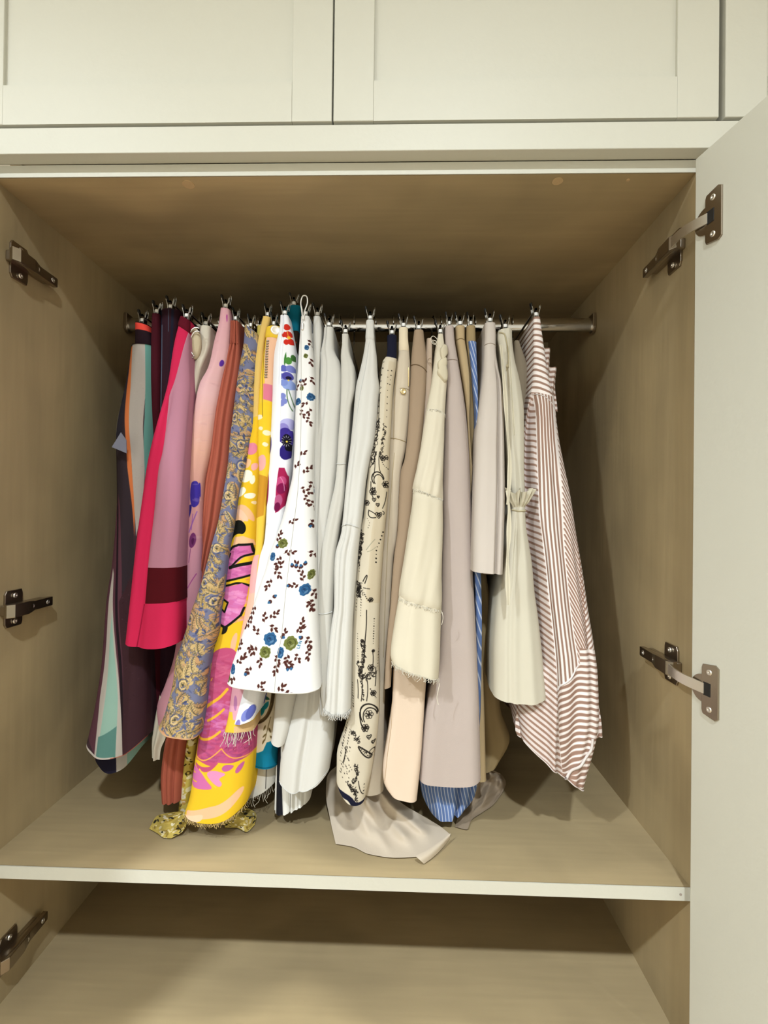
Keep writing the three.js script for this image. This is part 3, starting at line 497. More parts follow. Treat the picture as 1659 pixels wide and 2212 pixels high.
{
  const A = garment({ name: 'painted_skirt', short: 'long painted yellow skirt', label: 'long bright yellow skirt hand painted with pink shapes and black outlines', group: GR, clip: .62, z: [-.175, -.05], zb: [-.5, -.5], slot: 577, base: '#e3b828', round: .03, folds: [1, .001, .003, 1], nv: 90,
    L: [[566, 681], [560, 708], [551, 763], [548, 790], [546, 844], [543, 912], [533, 955], [523, 1004], [507, 1067], [496, 1134], [485, 1183], [477, 1237], [469, 1289], [461, 1335], [457, 1370], [448, 1400], [441, 1433], [436, 1460], [428, 1527], [416, 1602], [409, 1644], [402, 1693], [395, 1739], [385, 1772]], R: [[584, 684], [577, 708], [570, 735], [566, 784], [562, 830], [560, 900], [560, 960], [560, 1020], [554, 1113], [552, 1170], [551, 1221], [549, 1270], [547, 1330], [546, 1400], [545, 1450], [544, 1480], [543, 1500], [542, 1520], [541, 1550], [540, 1590], [537, 1644], [533, 1690], [528, 1733], [523, 1752]], sag: 19,
    paint(b) {
      const Y = '#e3b828', P = '#c9699f', PL = '#d98cb4', M = '#b84d72', K = '#14150f', C = '#f4ecd4', PE = '#ecb78c';
      b.fill('#dcb868', [[540, 670], [595, 670], [570, 780], [562, 880], [548, 955], [530, 945]]);
      b.fill(Y, [[540, 900], [575, 900], [575, 1300], [440, 1300], [480, 1150]]);
      b.blob('#d97f96', [[533, 958], [548, 955], [556, 962], [553, 980], [536, 984], [530, 972]]); b.blob(PE, [[520, 990], [545, 985], [540, 1010], [522, 1012]]); b.blob('#e9a9a0', [[541, 1002], [557, 998], [554, 1014], [543, 1018]]);
      b.blob(C, [[517, 1025], [528, 1014], [544, 1016], [546, 1030], [536, 1042], [520, 1042]]); b.blob(C, [[537, 1040], [548, 1022], [551, 1038], [544, 1048]]); b.blob(C, [[512, 1056], [526, 1050], [534, 1060], [518, 1074], [511, 1072]]); b.blob(C, [[525, 1068], [540, 1064], [552, 1066], [546, 1078], [528, 1076]]); b.blob('#f0d9ac', [[538, 1084], [552, 1080], [550, 1092]]);
      b.blob(PE, [[498, 1130], [506, 1092], [528, 1088], [546, 1108], [548, 1130], [535, 1118], [515, 1138], [500, 1142]]); b.blob('#eebfa0', [[505, 1098], [524, 1100], [540, 1128], [520, 1124]]);
      b.blob(K, [[497, 1136], [506, 1124], [520, 1123], [530, 1133], [531, 1146], [524, 1155], [514, 1152], [502, 1158], [496, 1172], [490, 1180]]);
      b.fill(PE, [[505, 1160], [525, 1158], [545, 1166], [548, 1178], [520, 1176], [500, 1180]]);
      b.fill(P, [[490, 1189], [505, 1178], [540, 1176], [544, 1196], [541, 1222], [538, 1247], [500, 1254], [477, 1259], [474, 1250]]);
      b.streaks([PL, '#a84a86', '#b65a94'], 34, 482, 530, 1184, 1250, 14, 4, .5);
      b.fill(Y, [[508, 1219], [527, 1203], [546, 1200], [546, 1211], [520, 1218]]);
      b.poly(K, 5, [[488, 1194], [500, 1182], [514, 1177], [541, 1176], [544, 1190], [549, 1198]]); b.line(K, 4.5, [[496, 1226], [512, 1209], [528, 1199], [546, 1197]]); b.line(K, 7, [[494, 1227], [510, 1222], [524, 1219], [544, 1216]]); b.line(K, 4, [[480, 1226], [487, 1214], [494, 1197]]); b.line(K, 3, [[474, 1252], [480, 1232], [486, 1218]]);
      b.line(Y, 5, [[474, 1263], [500, 1257], [520, 1250], [540, 1248]]); b.line(K, 4.5, [[472, 1261], [498, 1253], [520, 1248], [540, 1243]]); b.line(K, 4.5, [[470, 1272], [496, 1264], [518, 1257], [536, 1266]]);
      b.fill(P, [[472, 1272], [498, 1266], [522, 1260], [535, 1268], [530, 1295], [525, 1315], [519, 1328], [486, 1354], [459, 1347], [462, 1313], [466, 1290]]);
      b.streaks([PL, '#dd97c4', '#c574b0'], 44, 464, 516, 1272, 1342, 16, 5, .5);
      b.fill(Y, [[464, 1293], [478, 1297], [490, 1303], [482, 1323], [460, 1314]]); b.poly(K, 4, [[464, 1292], [478, 1297], [490, 1303], [482, 1324], [470, 1316], [460, 1314]]);
      b.poly(K, 5, [[455, 1346], [470, 1352], [484, 1357], [498, 1347], [520, 1329], [526, 1314]]); b.blob(K, [[478, 1354], [492, 1352], [488, 1368], [474, 1375], [477, 1366]]);
      b.fill(Y, [[440, 1380], [480, 1372], [520, 1345], [505, 1420], [470, 1400], [440, 1440]]);
      b.blob('#e9b08a', [[500, 1376], [516, 1360], [506, 1420], [496, 1410]]);
      b.blob(M, [[442, 1432], [460, 1408], [485, 1398], [510, 1402], [530, 1440], [545, 1560], [545, 1640], [500, 1660], [430, 1650], [415, 1640], [425, 1560]]);
      b.streaks(['#a33c60', '#c96a86', '#b4567f'], 110, 425, 520, 1420, 1500, 20, 5, .35); b.streaks(['#c268a6', '#cf83b5', '#a94e8c'], 120, 415, 520, 1510, 1600, 20, 5, .4); b.streaks(['#8f3c6c', '#b65a86'], 70, 415, 520, 1600, 1650, 18, 5, .4);
      b.line('#e9ac35', 6, [[436, 1535], [455, 1520], [475, 1508], [490, 1490]]); b.line('#e9ac35', 5, [[446, 1560], [465, 1550], [482, 1534]]); b.line('#e9ac35', 5, [[418, 1600], [440, 1602], [460, 1594], [474, 1582]]); b.line('#e9ac35', 2, [[452, 1474], [455, 1468]]);
      b.line('#e7a04a', 2.6, [[412, 1638], [430, 1648], [455, 1640], [478, 1618]]); b.line('#e7a04a', 2, [[478, 1618], [488, 1632], [520, 1640], [540, 1640]]);
      b.fill(Y, [[395, 1700], [408, 1655], [415, 1662], [440, 1670], [470, 1648], [545, 1640], [545, 1800], [380, 1800]]);
      b.blob(P, [[404, 1668], [412, 1660], [430, 1668], [445, 1690], [462, 1706], [430, 1708], [400, 1706]]); b.blob(M, [[412, 1652], [440, 1662], [468, 1650], [474, 1646], [450, 1672], [420, 1666]]); b.blob(PL, [[442, 1672], [460, 1664], [494, 1670], [470, 1682], [482, 1692], [474, 1702], [455, 1690]]); b.blob('#b85a92', [[477, 1660], [488, 1650], [508, 1652], [500, 1662], [484, 1668]]); b.blob('#b85a92', [[506, 1668], [514, 1654], [526, 1648], [522, 1662], [512, 1674]]);
      b.line(Y, 2, [[406, 1676], [416, 1676]]); b.line(Y, 2, [[405, 1694], [420, 1694]]); b.line('#ecbf3a', 3, [[428, 1666], [445, 1684], [466, 1702]]);
      b.blob(PE, [[392, 1760], [430, 1752], [450, 1745], [480, 1735], [520, 1700], [524, 1716], [490, 1755], [440, 1772], [395, 1790]]); b.blob('#efc4a0', [[388, 1772], [410, 1768], [440, 1760], [430, 1790], [395, 1800]]); b.blob(Y, [[418, 1782], [440, 1778], [438, 1800], [415, 1800]]);
    } });
  fringe(A, [[388, 1778], [404, 1788], [435, 1791], [475, 1783], [523, 1757]], .006, 80, F(0xe0c283), { r: .0003 });
}
{
  const A = garment({ name: 'yellow_denim_skirt', short: 'yellow denim skirt with the snap button', label: 'yellow and pink denim skirt with snap button, zip and frayed hem', group: GR, clip: .6, z: [-.168, -.056], zb: [-.5, -.5], slot: 592, base: '#eac23a', folds: [1.5, .001, .004, .5],
    L: [[574, 703], [570, 730], [562, 790], [556, 850], [553, 900], [553, 960], [557, 1020], [552, 1113], [550, 1189], [541, 1220], [533, 1290], [524, 1330], [513, 1380], [502, 1440], [493, 1500], [484, 1560], [476, 1590]], R: [[603, 702], [600, 730], [590, 774], [587, 844], [584, 925], [581, 1000], [575, 1060], [571, 1113], [566, 1175], [562, 1208], [560, 1262], [559, 1300], [557, 1340], [555, 1390], [551, 1450], [547, 1500], [541, 1588]], sag: -6,
    paint(b) {
      b.fill('#e9b895', [[575, 722], [603, 722], [603, 800], [584, 850], [572, 850], [574, 735]]); b.fill('#e9bf35', [[550, 690], [605, 690], [605, 722], [575, 724], [566, 780], [550, 850]]);
      b.fill('#d9798c', [[568, 828], [586, 830], [586, 866], [568, 862]]); b.fill('#ecc32c', [[566, 868], [586, 868], [582, 1000], [550, 1000], [548, 900]]);
      for (const [x, y, r] of [[560, 900, 9], [574, 935, 10], [562, 925, 7], [572, 960, 8]]) b.blob('#f1e3bd', [[x - r, y], [x - 2, y - r * .8], [x + r, y - 2], [x + 3, y + r * .8]]);
      b.blob('#e8a9a3', [[555, 985], [575, 980], [572, 1020], [556, 1010]]); b.fill('#c98f2a', [[556, 1015], [576, 1030], [566, 1150], [551, 1190], [549, 1110]]);
      b.fill('#e8c046', [[549, 1130], [572, 1110], [560, 1200], [548, 1190]]); b.fill('#e8a9a6', [[538, 1195], [560, 1198], [552, 1280], [536, 1300]]); b.fill('#edb7a0', [[520, 1290], [556, 1280], [540, 1400], [505, 1420]]);
      b.fill('#dfa4b4', [[495, 1480], [550, 1470], [546, 1560], [484, 1562]]); b.fill('#eac23a', [[478, 1550], [500, 1540], [505, 1600], [470, 1600]]); b.fill('#d6b27e', [[505, 1570], [548, 1555], [545, 1600], [505, 1600]]); b.blob('#b87aa8', [[505, 1500], [514, 1510], [510, 1540], [502, 1530]]);
    } });
  panel(A, 'waistband', F(0xe7bf3b), [[575, 703], [571, 727]], [[602, 702], [600, 729]], { off: .002, ny: 8 });
  button(A, 594, 713, .0085, new THREE.MeshStandardMaterial({ color: 0xe6dccb, metalness: .3, roughness: .35 }), 'snap_button');
  { const q = []; for (let i = 0; i < 15; i++) { const [s, v] = A.inv(578 - i * .28, 736 + i * 5.6); q.push(new RoundedBoxGeometry(.005, .0024, .0018, 1, .0005).translate(...A.P(s, v).addScaledVector(A.N(s, v), .001).toArray())); } mesh('zipper', mergeGeometries(q), new THREE.MeshStandardMaterial({ color: 0x8b7f6d, metalness: 1, roughness: .4 }), A.g); }
  stitch(A, 'seam', [[571, 735], [568, 790], [566, 850], [567, 900]], 0x9a7a2a, .0005);
  fringe(A, [[476, 1588], [495, 1586], [515, 1584], [541, 1584]], .02, 20, thread, { r: .0004 });
}
{
  const A = garment({ name: 'pansy_skirt', short: 'white pansy skirt', label: 'white skirt printed with large purple pansies and a red flower', group: GR, z: [-.166, -.05], zb: [-.5, -.5], slot: 613, base: '#eeeef0', round: .02, folds: [1.5, .001, .004, 1.4], creases: [[.42, .06, -.004, 0, .6]],
    L: [[604, 679], [603, 695], [594, 730], [586, 763], [583, 844], [580, 925], [577, 1000], [574, 1031], [571, 1104], [568, 1167], [557, 1203], [551, 1239], [546, 1271], [536, 1400], [524, 1480], [507, 1540], [500, 1570]], R: [[621, 679], [624, 695], [631, 735], [634, 763], [632, 871], [628, 925], [623, 1000], [617, 1046], [608, 1119], [598, 1157], [592, 1200], [588, 1239], [582, 1300], [572, 1400], [562, 1480], [552, 1530], [543, 1560]],
    paint(b) {
      const X0 = 606;
      b.clip([[X0, 670], [640, 670], [640, 1400], [570, 1400], [590, 1110], [603, 1000]], () => {
        for (const [x, y, r] of [[619, 706, 7], [622, 722, 8], [614, 722, 6], [627, 736, 7], [618, 738, 6]]) b.dot('#c92d20', x, y, r, r * 1.1); b.dot('#efb93c', 623, 728, 4); b.line('#e8a33c', 1.5, [[620, 715], [622, 727]]);
        b.leaf('#3f7a35', 614, 790, 34, 5, -1.5); b.dot('#4d8a3e', 622, 778, 7, 9); b.dot('#3f6b33', 631, 770, 5, 8);
        for (const [x, y, r, cl] of [[612, 795, 9, '#5d63b5'], [626, 795, 10, '#7a80c4'], [609, 812, 8, '#6f77bf'], [620, 812, 12, '#4e4a9c'], [622, 830, 14, '#8fa3da'], [612, 826, 9, '#7d8fd0']]) b.dot(cl, x, y, r, r * .85, .3); b.dot('#1d1633', 622, 815, 6, 4); b.dot('#e3c24b', 622, 820, 2);
        b.line('#57764e', 2, [[619, 840], [617, 865], [629, 885]]); b.line('#4c6b45', 1.6, [[622, 840], [628, 860], [631, 900]]);
        for (const [x, y, r] of [[610, 855, 7], [613, 866, 7], [608, 872, 6]]) b.dot('#7d86c9', x, y, r);
        b.dot('#b5b2e0', 620, 915, 17, 13); b.dot('#8d83c6', 610, 925, 12); b.dot('#3b2c87', 614, 940, 14, 18); b.dot('#45369a', 626, 945, 11, 18); b.dot('#2b2070', 616, 975, 13, 18);
        b.dot('#14101f', 617, 950, 9, 14); b.dot('#0f0c17', 622, 965, 8, 9); for (let i = 0; i < 12; i++) b.leaf('#e7e2ee', 617 + Math.cos(i * .52) * 4, 952 + Math.sin(i * .52) * 6, 8, 1.1, i * .52); b.dot('#f0d44e', 618, 953, 2.2);
        b.fill('#a5214f', [[598, 1010], [613, 1010], [618, 1025], [617, 1065], [600, 1105], [594, 1108]]); b.dot('#c04a7b', 606, 1040, 10, 12); b.dot('#7d1448', 606, 1055, 9, 12); b.dot('#b3567f', 600, 1082, 8, 14); b.dot('#6d1140', 598, 1095, 6, 10); b.line('#d68cab', 1.2, [[604, 1030], [613, 1040], [612, 1060]]);
      });
      b.blob('#9a2552', [[573, 1010], [580, 1008], [578, 1090], [570, 1105]]); b.dot('#3d348f', 579, 960, 5, 20);
      b.dot('#7d86c9', 532, 1545, 10, 12); b.dot('#5b63ad', 540, 1540, 8, 14); b.dot('#8c7fc4', 512, 1570, 6, 10); b.streaks(['#d9dae0'], 12, 560, 590, 1100, 1380, 3, 6, .5);
    } });
}
{
  const A = garment({ name: 'botanical_skirt', short: 'teal waisted botanical skirt', label: 'cream botanical print skirt with teal waist and teal hem band', group: GR, z: [-.2, -.1], zb: [-.5, -.5], slot: 636, base: '#d8cbae', folds: [1, .001, .004, .7],
    L: [[616, 659], [620, 690], [630, 735], [631, 763], [630, 871], [626, 925], [621, 1000], [615, 1050], [604, 1130], [590, 1200], [575, 1300], [560, 1400], [545, 1500], [539, 1575], [536, 1661]], R: [[648, 657], [645, 690], [642, 735], [641, 763], [638, 871], [634, 925], [632, 1000], [630, 1050], [630, 1130], [630, 1200], [628, 1300], [618, 1400], [607, 1500], [598, 1575], [593, 1664]],
    paint(b) {
      b.fill('#2f2217', [[610, 705], [650, 705], [645, 1080], [600, 1080]]); for (let i = 0; i < 60; i++) b.dot(['#5f2418', '#28442f', '#4a5a36', '#7a3a1d', '#1d1a14', '#8b8163'][i % 6], rr(624, 642), rr(715, 1060), rr(2, 5), rr(3, 8));
      b.fill('#0d6f86', [[600, 640], [660, 640], [650, 712], [620, 716]]);
      b.line('#4a3a22', 7, [[538, 1572], [560, 1562], [578, 1548], [588, 1520], [590, 1490]]); b.line('#6d5a36', 2, [[538, 1570], [560, 1560], [578, 1546], [586, 1520]]);
      for (const [x, y, l, r] of [[545, 1525, 24, 1.2], [556, 1528, 22, 1.9], [570, 1522, 24, 1.7], [580, 1515, 22, 2.0], [548, 1548, 12, .8]]) b.leaf('#1b7c84', x, y, l, 9, r); b.line('#24635c', 1.6, [[548, 1530], [560, 1522], [572, 1505]]); b.leaf('#2c5a44', 566, 1505, 18, 7, .3);
      for (const [x, y, r] of [[574, 1566, 1.9], [580, 1572, 1.2], [576, 1584, 2.3], [582, 1590, 1.0], [572, 1596, 2.0]]) b.leaf('#6d5b33', x, y, 13, 3.5, r); b.line('#6d5b33', 1.4, [[584, 1550], [578, 1575], [572, 1600]]);
      b.fill('#0e7390', [[530, 1630], [556, 1628], [568, 1622], [576, 1604], [600, 1598], [600, 1680], [530, 1680]]);
    } });
  stitch(A, 'hem_stitch', [[538, 1656], [565, 1659], [592, 1660]], 0x0b5c74, .0006);
}
{ // rose print skirt, the nearest and widest of the front row
  const A = garment({ name: 'rose_print_skirt', short: 'white rose print skirt', label: 'white flared skirt with blue and olive roses, widest in the middle', group: GR, z: [-.162, -.028], zb: [-.5, -.5], slot: 658, base: '#e9e7e3', round: .022, folds: [1, .001, .003, .3], sag: 9, nf: 56, ppm: 1700, rough: .85,
    L: [[649, 681], [647, 709], [643, 752], [639, 803], [636, 853], [633, 904], [632, 960], [628, 1022], [616, 1071], [604, 1119], [589, 1162], [575, 1198], [566, 1232], [554, 1266], [543, 1300], [532, 1333], [519, 1365], [506, 1403], [492, 1444], [483, 1481]], R: [[667, 681], [668, 711], [672, 752], [676, 803], [678, 853], [677, 904], [673, 960], [671, 1022], [672, 1071], [673, 1119], [675, 1162], [677, 1198], [677, 1232], [678, 1266], [679, 1300], [680, 1333], [681, 1365], [683, 1403], [685, 1444], [688, 1494]],
    paint(b) {
      const BR = '#4b2620', BL = '#2f5c86', BD = '#1f3c60', OL = '#6c7038', OD = '#474a22';
      const sprig = (x, y, rot, n = 5, l = 9) => { const ex = x + Math.cos(rot) * n * 5.2, ey = y + Math.sin(rot) * n * 5.2; b.line('#5a3a33', .8, [[x, y], [(x + ex) / 2 + 2, (y + ey) / 2 - 1], [ex, ey]]); for (let i = 0; i < n; i++) { const t = (i + .4) / n, s = i % 2 ? 1 : -1; b.leaf(BR, lerp(x, ex, t), lerp(y, ey, t), l * rr(.8, 1.15), 6, rot + s * .8); } b.leaf(BR, ex, ey, l * 1.1, 5.6, rot); };
      const rose = (x, y, r, col, dk, rx = 1) => { const q = b.at(x, y), c = b.c, k = r * b.K; c.save(); c.translate(...q); c.scale(rx, 1); c.fillStyle = col; c.beginPath(); for (let i = 0; i <= 40; i++) { const a = i / 40 * 6.283, R = k * 1.06 * (1 + .06 * Math.cos(a * 9 + x) + .05 * Math.cos(a * 4 + y)); i ? c.lineTo(Math.cos(a) * R, Math.sin(a) * R) : c.moveTo(R, 0); } c.fill(); c.strokeStyle = dk; c.lineWidth = 1.3; for (let j = 0; j < 5; j++) { c.beginPath(); c.arc(k * .12 * Math.cos(j * 2.2), k * .12 * Math.sin(j * 2.2), k * (.2 + .16 * j), j * 1.3, j * 1.3 + 2.4); c.stroke(); } c.fillStyle = dk; c.beginPath(); c.ellipse(-.1 * k, -.1 * k, k * .28, k * .2, .5, 0, 7); c.fill(); c.fillStyle = 'rgba(255,255,255,.2)'; c.beginPath(); c.ellipse(.3 * k, .4 * k, k * .4, k * .18, -.6, 0, 7); c.fill(); c.restore(); };
      const bud = (x, y, rot) => { b.leaf(BL, x, y, 12, 8, rot); b.leaf(BR, x, y, 8, 4, rot + .6); b.leaf(BR, x, y, 8, 4, rot - .6); };
      for (const [x, y, r, n] of [[663, 733, .8, 4], [668, 772, 1.3, 3], [652, 838, -1.2, 4], [641, 842, -1.6, 4], [668, 812, 1.0, 3], [646, 884, 1.1, 4], [660, 900, .9, 4], [668, 880, 1.7, 3], [664, 866, 2.5, 3], [648, 985, -.6, 3], [637, 1012, -1.2, 3], [655, 1024, -.9, 5], [664, 1040, .9, 4], [648, 1054, .3, 5], [656, 1068, 1.2, 5], [668, 1080, 1.3, 4], [622, 1132, -.4, 4], [668, 1122, 1.3, 2], [598, 1172, -1.2, 5], [612, 1196, -.3, 5], [604, 1200, 1.9, 5], [590, 1228, .9, 5], [598, 1232, -1, 4], [584, 1250, 2.0, 5], [664, 1192, .6, 4], [650, 1236, -2.2, 5], [646, 1262, 3.0, 4], [660, 1300, 1.0, 5], [668, 1296, 1.4, 5], [655, 1256, -1.8, 4], [672, 1275, 1.3, 4], [548, 1310, 1.9, 6], [541, 1340, 2.1, 5], [582, 1338, -.9, 5], [570, 1346, -1.6, 4], [580, 1352, .6, 4], [560, 1372, -2.2, 4], [552, 1396, 1.9, 4], [540, 1392, 1.5, 3], [560, 1420, 1.6, 4], [592, 1416, .8, 4], [600, 1432, 1.9, 5], [610, 1432, .2, 4], [614, 1376, -1.4, 3], [640, 1368, -.7, 4], [650, 1362, -1.3, 5], [660, 1376, 1.0, 5], [664, 1400, 1.5, 5], [636, 1412, .9, 4], [622, 1412, 1.9, 4], [510, 1412, -1.2, 5], [508, 1436, -.6, 4], [503, 1462, 1.9, 3], [520, 1428, -1, 3], [540, 1440, 1.9, 4], [555, 1490, -.9, 4], [560, 1496, .3, 3], [600, 1495, -.6, 4], [615, 1496, .3, 3]]) sprig(x, y, r + rr(-.15, .15), Math.max(2, n - 1), rr(8.5, 11));
      for (const [x, y, r] of [[588, 1292, -.7], [632, 1226, -1.9], [628, 1264, 2.9], [658, 1222, -1.5], [652, 1228, -2], [640, 1228, -1.7], [606, 1374, .4], [623, 1438, 1.6], [630, 1436, 1.5], [586, 1298, 2.4], [534, 1452, 2.2], [668, 1130, 1.4], [597, 1185, -1.6], [634, 826, -1.4], [648, 826, -1.4], [654, 1380, -2.6]]) bud(x, y, r);
      rose(662, 750, 7, BL, BD, .8); rose(660, 768, 6, OL, OD, .9); rose(651, 838, 6, OL, OD, .8); rose(642, 866, 9, BL, BD, .9); rose(670, 856, 10, BL, BD, .9); rose(673, 1058, 6, BL, BD, .6);
      rose(610, 1174, 11, OL, OD); rose(587, 1203, 10, BL, BD, .62); rose(658, 1274, 13, BL, BD, .95); rose(670, 1242, 11, OL, OD, .65); rose(583, 1381, 14, BL, BD); rose(628, 1389, 14.5, OL, OD); rose(572, 1410, 12.5, OL, OD, .95); rose(606, 1410, 12, BL, BD, .6); rose(499, 1449, 10, BL, BD, .65); rose(487, 1470, 9, OL, OD, .6);
      const q = b.at(647, 1402); b.c.save(); b.c.translate(...q); b.c.rotate(-1.35); b.c.fillStyle = '#23628a'; b.c.font = 'bold 11px sans-serif'; b.c.fillText('LEN', 0, 0); b.c.restore();
    } });
  stitch(A, 'seam', [[650, 715], [650, 850], [649, 950], [644, 1046], [636, 1119], [627, 1191], [616, 1288], [608, 1372], [597, 1435], [592, 1503]], 0xc9c4bb, .00045);
  stitch(A, 'hem_edge', [[486, 1482], [503, 1491], [546, 1502], [592, 1505], [655, 1499], [686, 1494]], 0xe6e2da, .0009);
  mesh('hanging_loop', tube([atZ(654, 690, -.158), atZ(652, 672, -.157), atZ(650, 652, -.157), atZ(655, 639, -.157), atZ(662, 640, -.157), atZ(664, 654, -.157), atZ(659, 670, -.157), atZ(656, 690, -.158)], .0011, 60, 6).scale(1, 1, 1), F(0xeeeae2), A.g, 'white ribbon loop');
  { const [s, v] = A.inv(654, 706), p = A.P(s, v).addScaledVector(A.N(s, v), .002); mesh('zip_pull', new THREE.CapsuleGeometry(.0018, .01, 4, 8).translate(p.x, p.y, p.z), nickelBright, A.g); }
}
const WH = (c = 0xd3d0c8, o) => F(c, { rough: .88, ...o });
{
  const A = garment({ name: 'frayed_offwhite_skirt', short: 'off-white frayed skirt', label: 'off-white skirt whose frayed hem shows under the teal hem band', group: GR, z: [-.2, -.115], zb: [-.5, -.5], slot: 668, noHanger: true, folds: [1, .001, .002, 0], mat: WH(0xd9d5cb), L: [[662, 720], [650, 900], [620, 1150], [580, 1400], [548, 1560], [534, 1660], [527, 1735]], R: [[672, 720], [672, 900], [655, 1150], [630, 1400], [605, 1560], [592, 1660], [588, 1702]] });
  stitch(A, 'seam', [[575, 1660], [574, 1680], [573, 1705]], 0x4f4a45, .0006);
  fringe(A, [[527, 1733], [560, 1715], [589, 1702]], .016, 18, thread, { r: .0004 });
}
garment({ name: 'ivory_skirt', folds: [1, .001, .002, 0], short: 'ivory skirt', label: 'plain ivory skirt with its rounded hem just below the rose print hem', group: GR, z: [-.185, -.075], zb: [-.5, -.5], slot: 673, noHanger: true, mat: WH(0xcac6bc), L: [[668, 720], [655, 900], [640, 1150], [610, 1350], [592, 1500], [585, 1588], [582, 1606]], R: [[678, 720], [676, 900], [670, 1150], [655, 1350], [640, 1500], [622, 1580], [612, 1612]], sag: 5 });
{
  const A = garment({ name: 'pleated_white_skirt', short: 'white knife-pleated skirt', label: 'white pleated skirt with black lining, lowest of the whites above the shelf', group: GR, z: [-.195, -.09], zb: [-.5, -.5], slot: 683, noHanger: true, base: '#e2e0d8', folds: [5, .001, .006, .4], L: [[678, 720], [665, 900], [645, 1150], [620, 1350], [600, 1520], [592, 1620], [586, 1772]], R: [[688, 720], [688, 900], [690, 1150], [685, 1350], [676, 1520], [668, 1620], [664, 1744]], creases: [[.5, .02, -.006], [.62, .02, -.006], [.74, .02, -.006], [.86, .02, -.006]],
    paint(b) { b.fill('#1a1a20', [[594, 1600], [604, 1600], [610, 1780], [592, 1780]]); } });
  mesh('pleat_edge', tube([A.P(.02, .8), A.P(.02, .9), A.P(.02, .995)], .0016, 20, 6), WH(), A.g);
}
{
  const A = garment({ name: 'long_white_skirt', short: 'long white cotton skirt', label: 'white cotton skirt with smooth rounded hem hanging in front of the pleated white skirt', group: GR, z: [-.18, -.058], zb: [-.5, -.5], slot: 684, mat: WH(0xd0cdc5), sag: 24, folds: [2, .001, .006, .9],
    L: [[676, 682], [675, 714], [676, 760], [679, 830], [678, 930], [675, 1000], [676, 1120], [678, 1250], [670, 1330], [655, 1420], [634, 1500], [616, 1575], [602, 1630], [597, 1660], [594, 1700]], R: [[691, 682], [694, 714], [691, 762], [689, 802], [688, 904], [690, 1000], [695, 1120], [700, 1250], [704, 1330], [711, 1420], [717, 1500], [719, 1548], [716, 1600], [712, 1640], [706, 1681]], creases: [[.45, .05, -.006, .6, 1]] });
  stitch(A, 'hem_stitch', [[597, 1702], [625, 1718], [650, 1716], [705, 1677]], 0xd4d4d0, .0005);
}
{
  const A = garment({ name: 'white_flared_skirt', short: 'white skirt second in the white group', label: 'plain white skirt with folded waist, just right of the rose print skirt', group: GR, z: [-.174, -.07], zb: [-.5, -.5], slot: 709, mat: WH(0xd0cdc5), folds: [1.5, .002, .004, 2], creases: [[.3, .05, -.004]],
    L: [[699, 705], [698, 722], [691, 757], [688, 802], [684, 853], [680, 904], [673, 970], [673, 1070], [677, 1191], [679, 1287], [682, 1380], [686, 1470], [690, 1545]], R: [[719, 705], [719, 727], [720, 752], [732, 777], [737, 815], [736, 853], [732, 904], [729, 970], [719, 1060], [706, 1140], [700, 1227], [699, 1300], [700, 1380], [702, 1470], [704, 1550]] });
  stitch(A, 'seam', [[692, 757], [690, 850], [684, 950], [680, 1050]], 0xcfcfcb, .0005);
}
{
  const A = garment({ name: 'white_tiered_skirt', short: 'white gathered tiered skirt', label: 'narrow white tiered skirt with gathered seams, third of the white group', group: GR, z: [-.172, -.058], zb: [-.5, -.5], slot: 745, mat: WH(0xcac6bc), folds: [2, .002, .006, .2],
    L: [[738, 720], [738, 742], [735, 762], [735, 828], [734, 879], [729, 954], [727, 999], [722, 1046], [713, 1085], [698, 1155], [686, 1227], [680, 1300], [679, 1325], [683, 1400], [688, 1470], [698, 1545]], R: [[752, 720], [752, 742], [755, 762], [765, 792], [766, 828], [756, 885], [752, 950], [746, 999], [743, 1066], [731, 1143], [723, 1198], [719, 1263], [716, 1324], [714, 1390], [710, 1460], [708, 1545]] });
  stitch(A, 'tier_seam', [[727, 1001], [735, 1003], [745, 1001]], 0xd8d8d4, .0008); stitch(A, 'tier_seam', [[680, 1324], [697, 1327], [715, 1324]], 0xd8d8d4, .0009);
}
{
  const A = garment({ name: 'white_frayed_skirt', short: 'white skirt with the frayed hem', label: 'white skirt with tall collar-like waist and ragged frayed hem', group: GR, z: [-.165, -.04], zb: [-.5, -.5], slot: 799, mat: WH(0xd2cfc7), folds: [2, .001, .006, 1.2], creases: [[.22, .05, -.005, .3, 1], [.55, .08, -.004, .5, 1]],
    L: [[791, 690], [791, 706], [789, 732], [784, 762], [774, 803], [767, 828], [760, 904], [755, 954], [750, 1000], [744, 1058], [738, 1124], [735, 1150], [721, 1201], [719, 1239], [719, 1312], [714, 1348], [708, 1396], [703, 1454], [696, 1538]], R: [[807, 690], [807, 714], [809, 734], [813, 765], [815, 803], [819, 833], [817, 853], [813, 904], [807, 954], [798, 990], [788, 1046], [782, 1107], [776, 1155], [771, 1203], [766, 1263], [762, 1312], [759, 1360], [757, 1449], [755, 1540]], sag: 6 });
  panel(A, 'waistband', WH(0xd0cdc5), [[791, 690], [791, 706], [789, 731]], [[807, 690], [807, 714], [809, 733]], { off: .0015, ny: 8 });
  stitch(A, 'tier_seam', [[736, 1137], [750, 1133], [774, 1140]], 0xd2d2ce, .0008); stitch(A, 'seam', [[797, 740], [790, 790], [776, 860], [766, 930]], 0xd6d6d2, .0005);
  fringe(A, [[697, 1538], [709, 1547], [735, 1550], [755, 1541]], .008, 90, WH(), { r: .0006 });
}
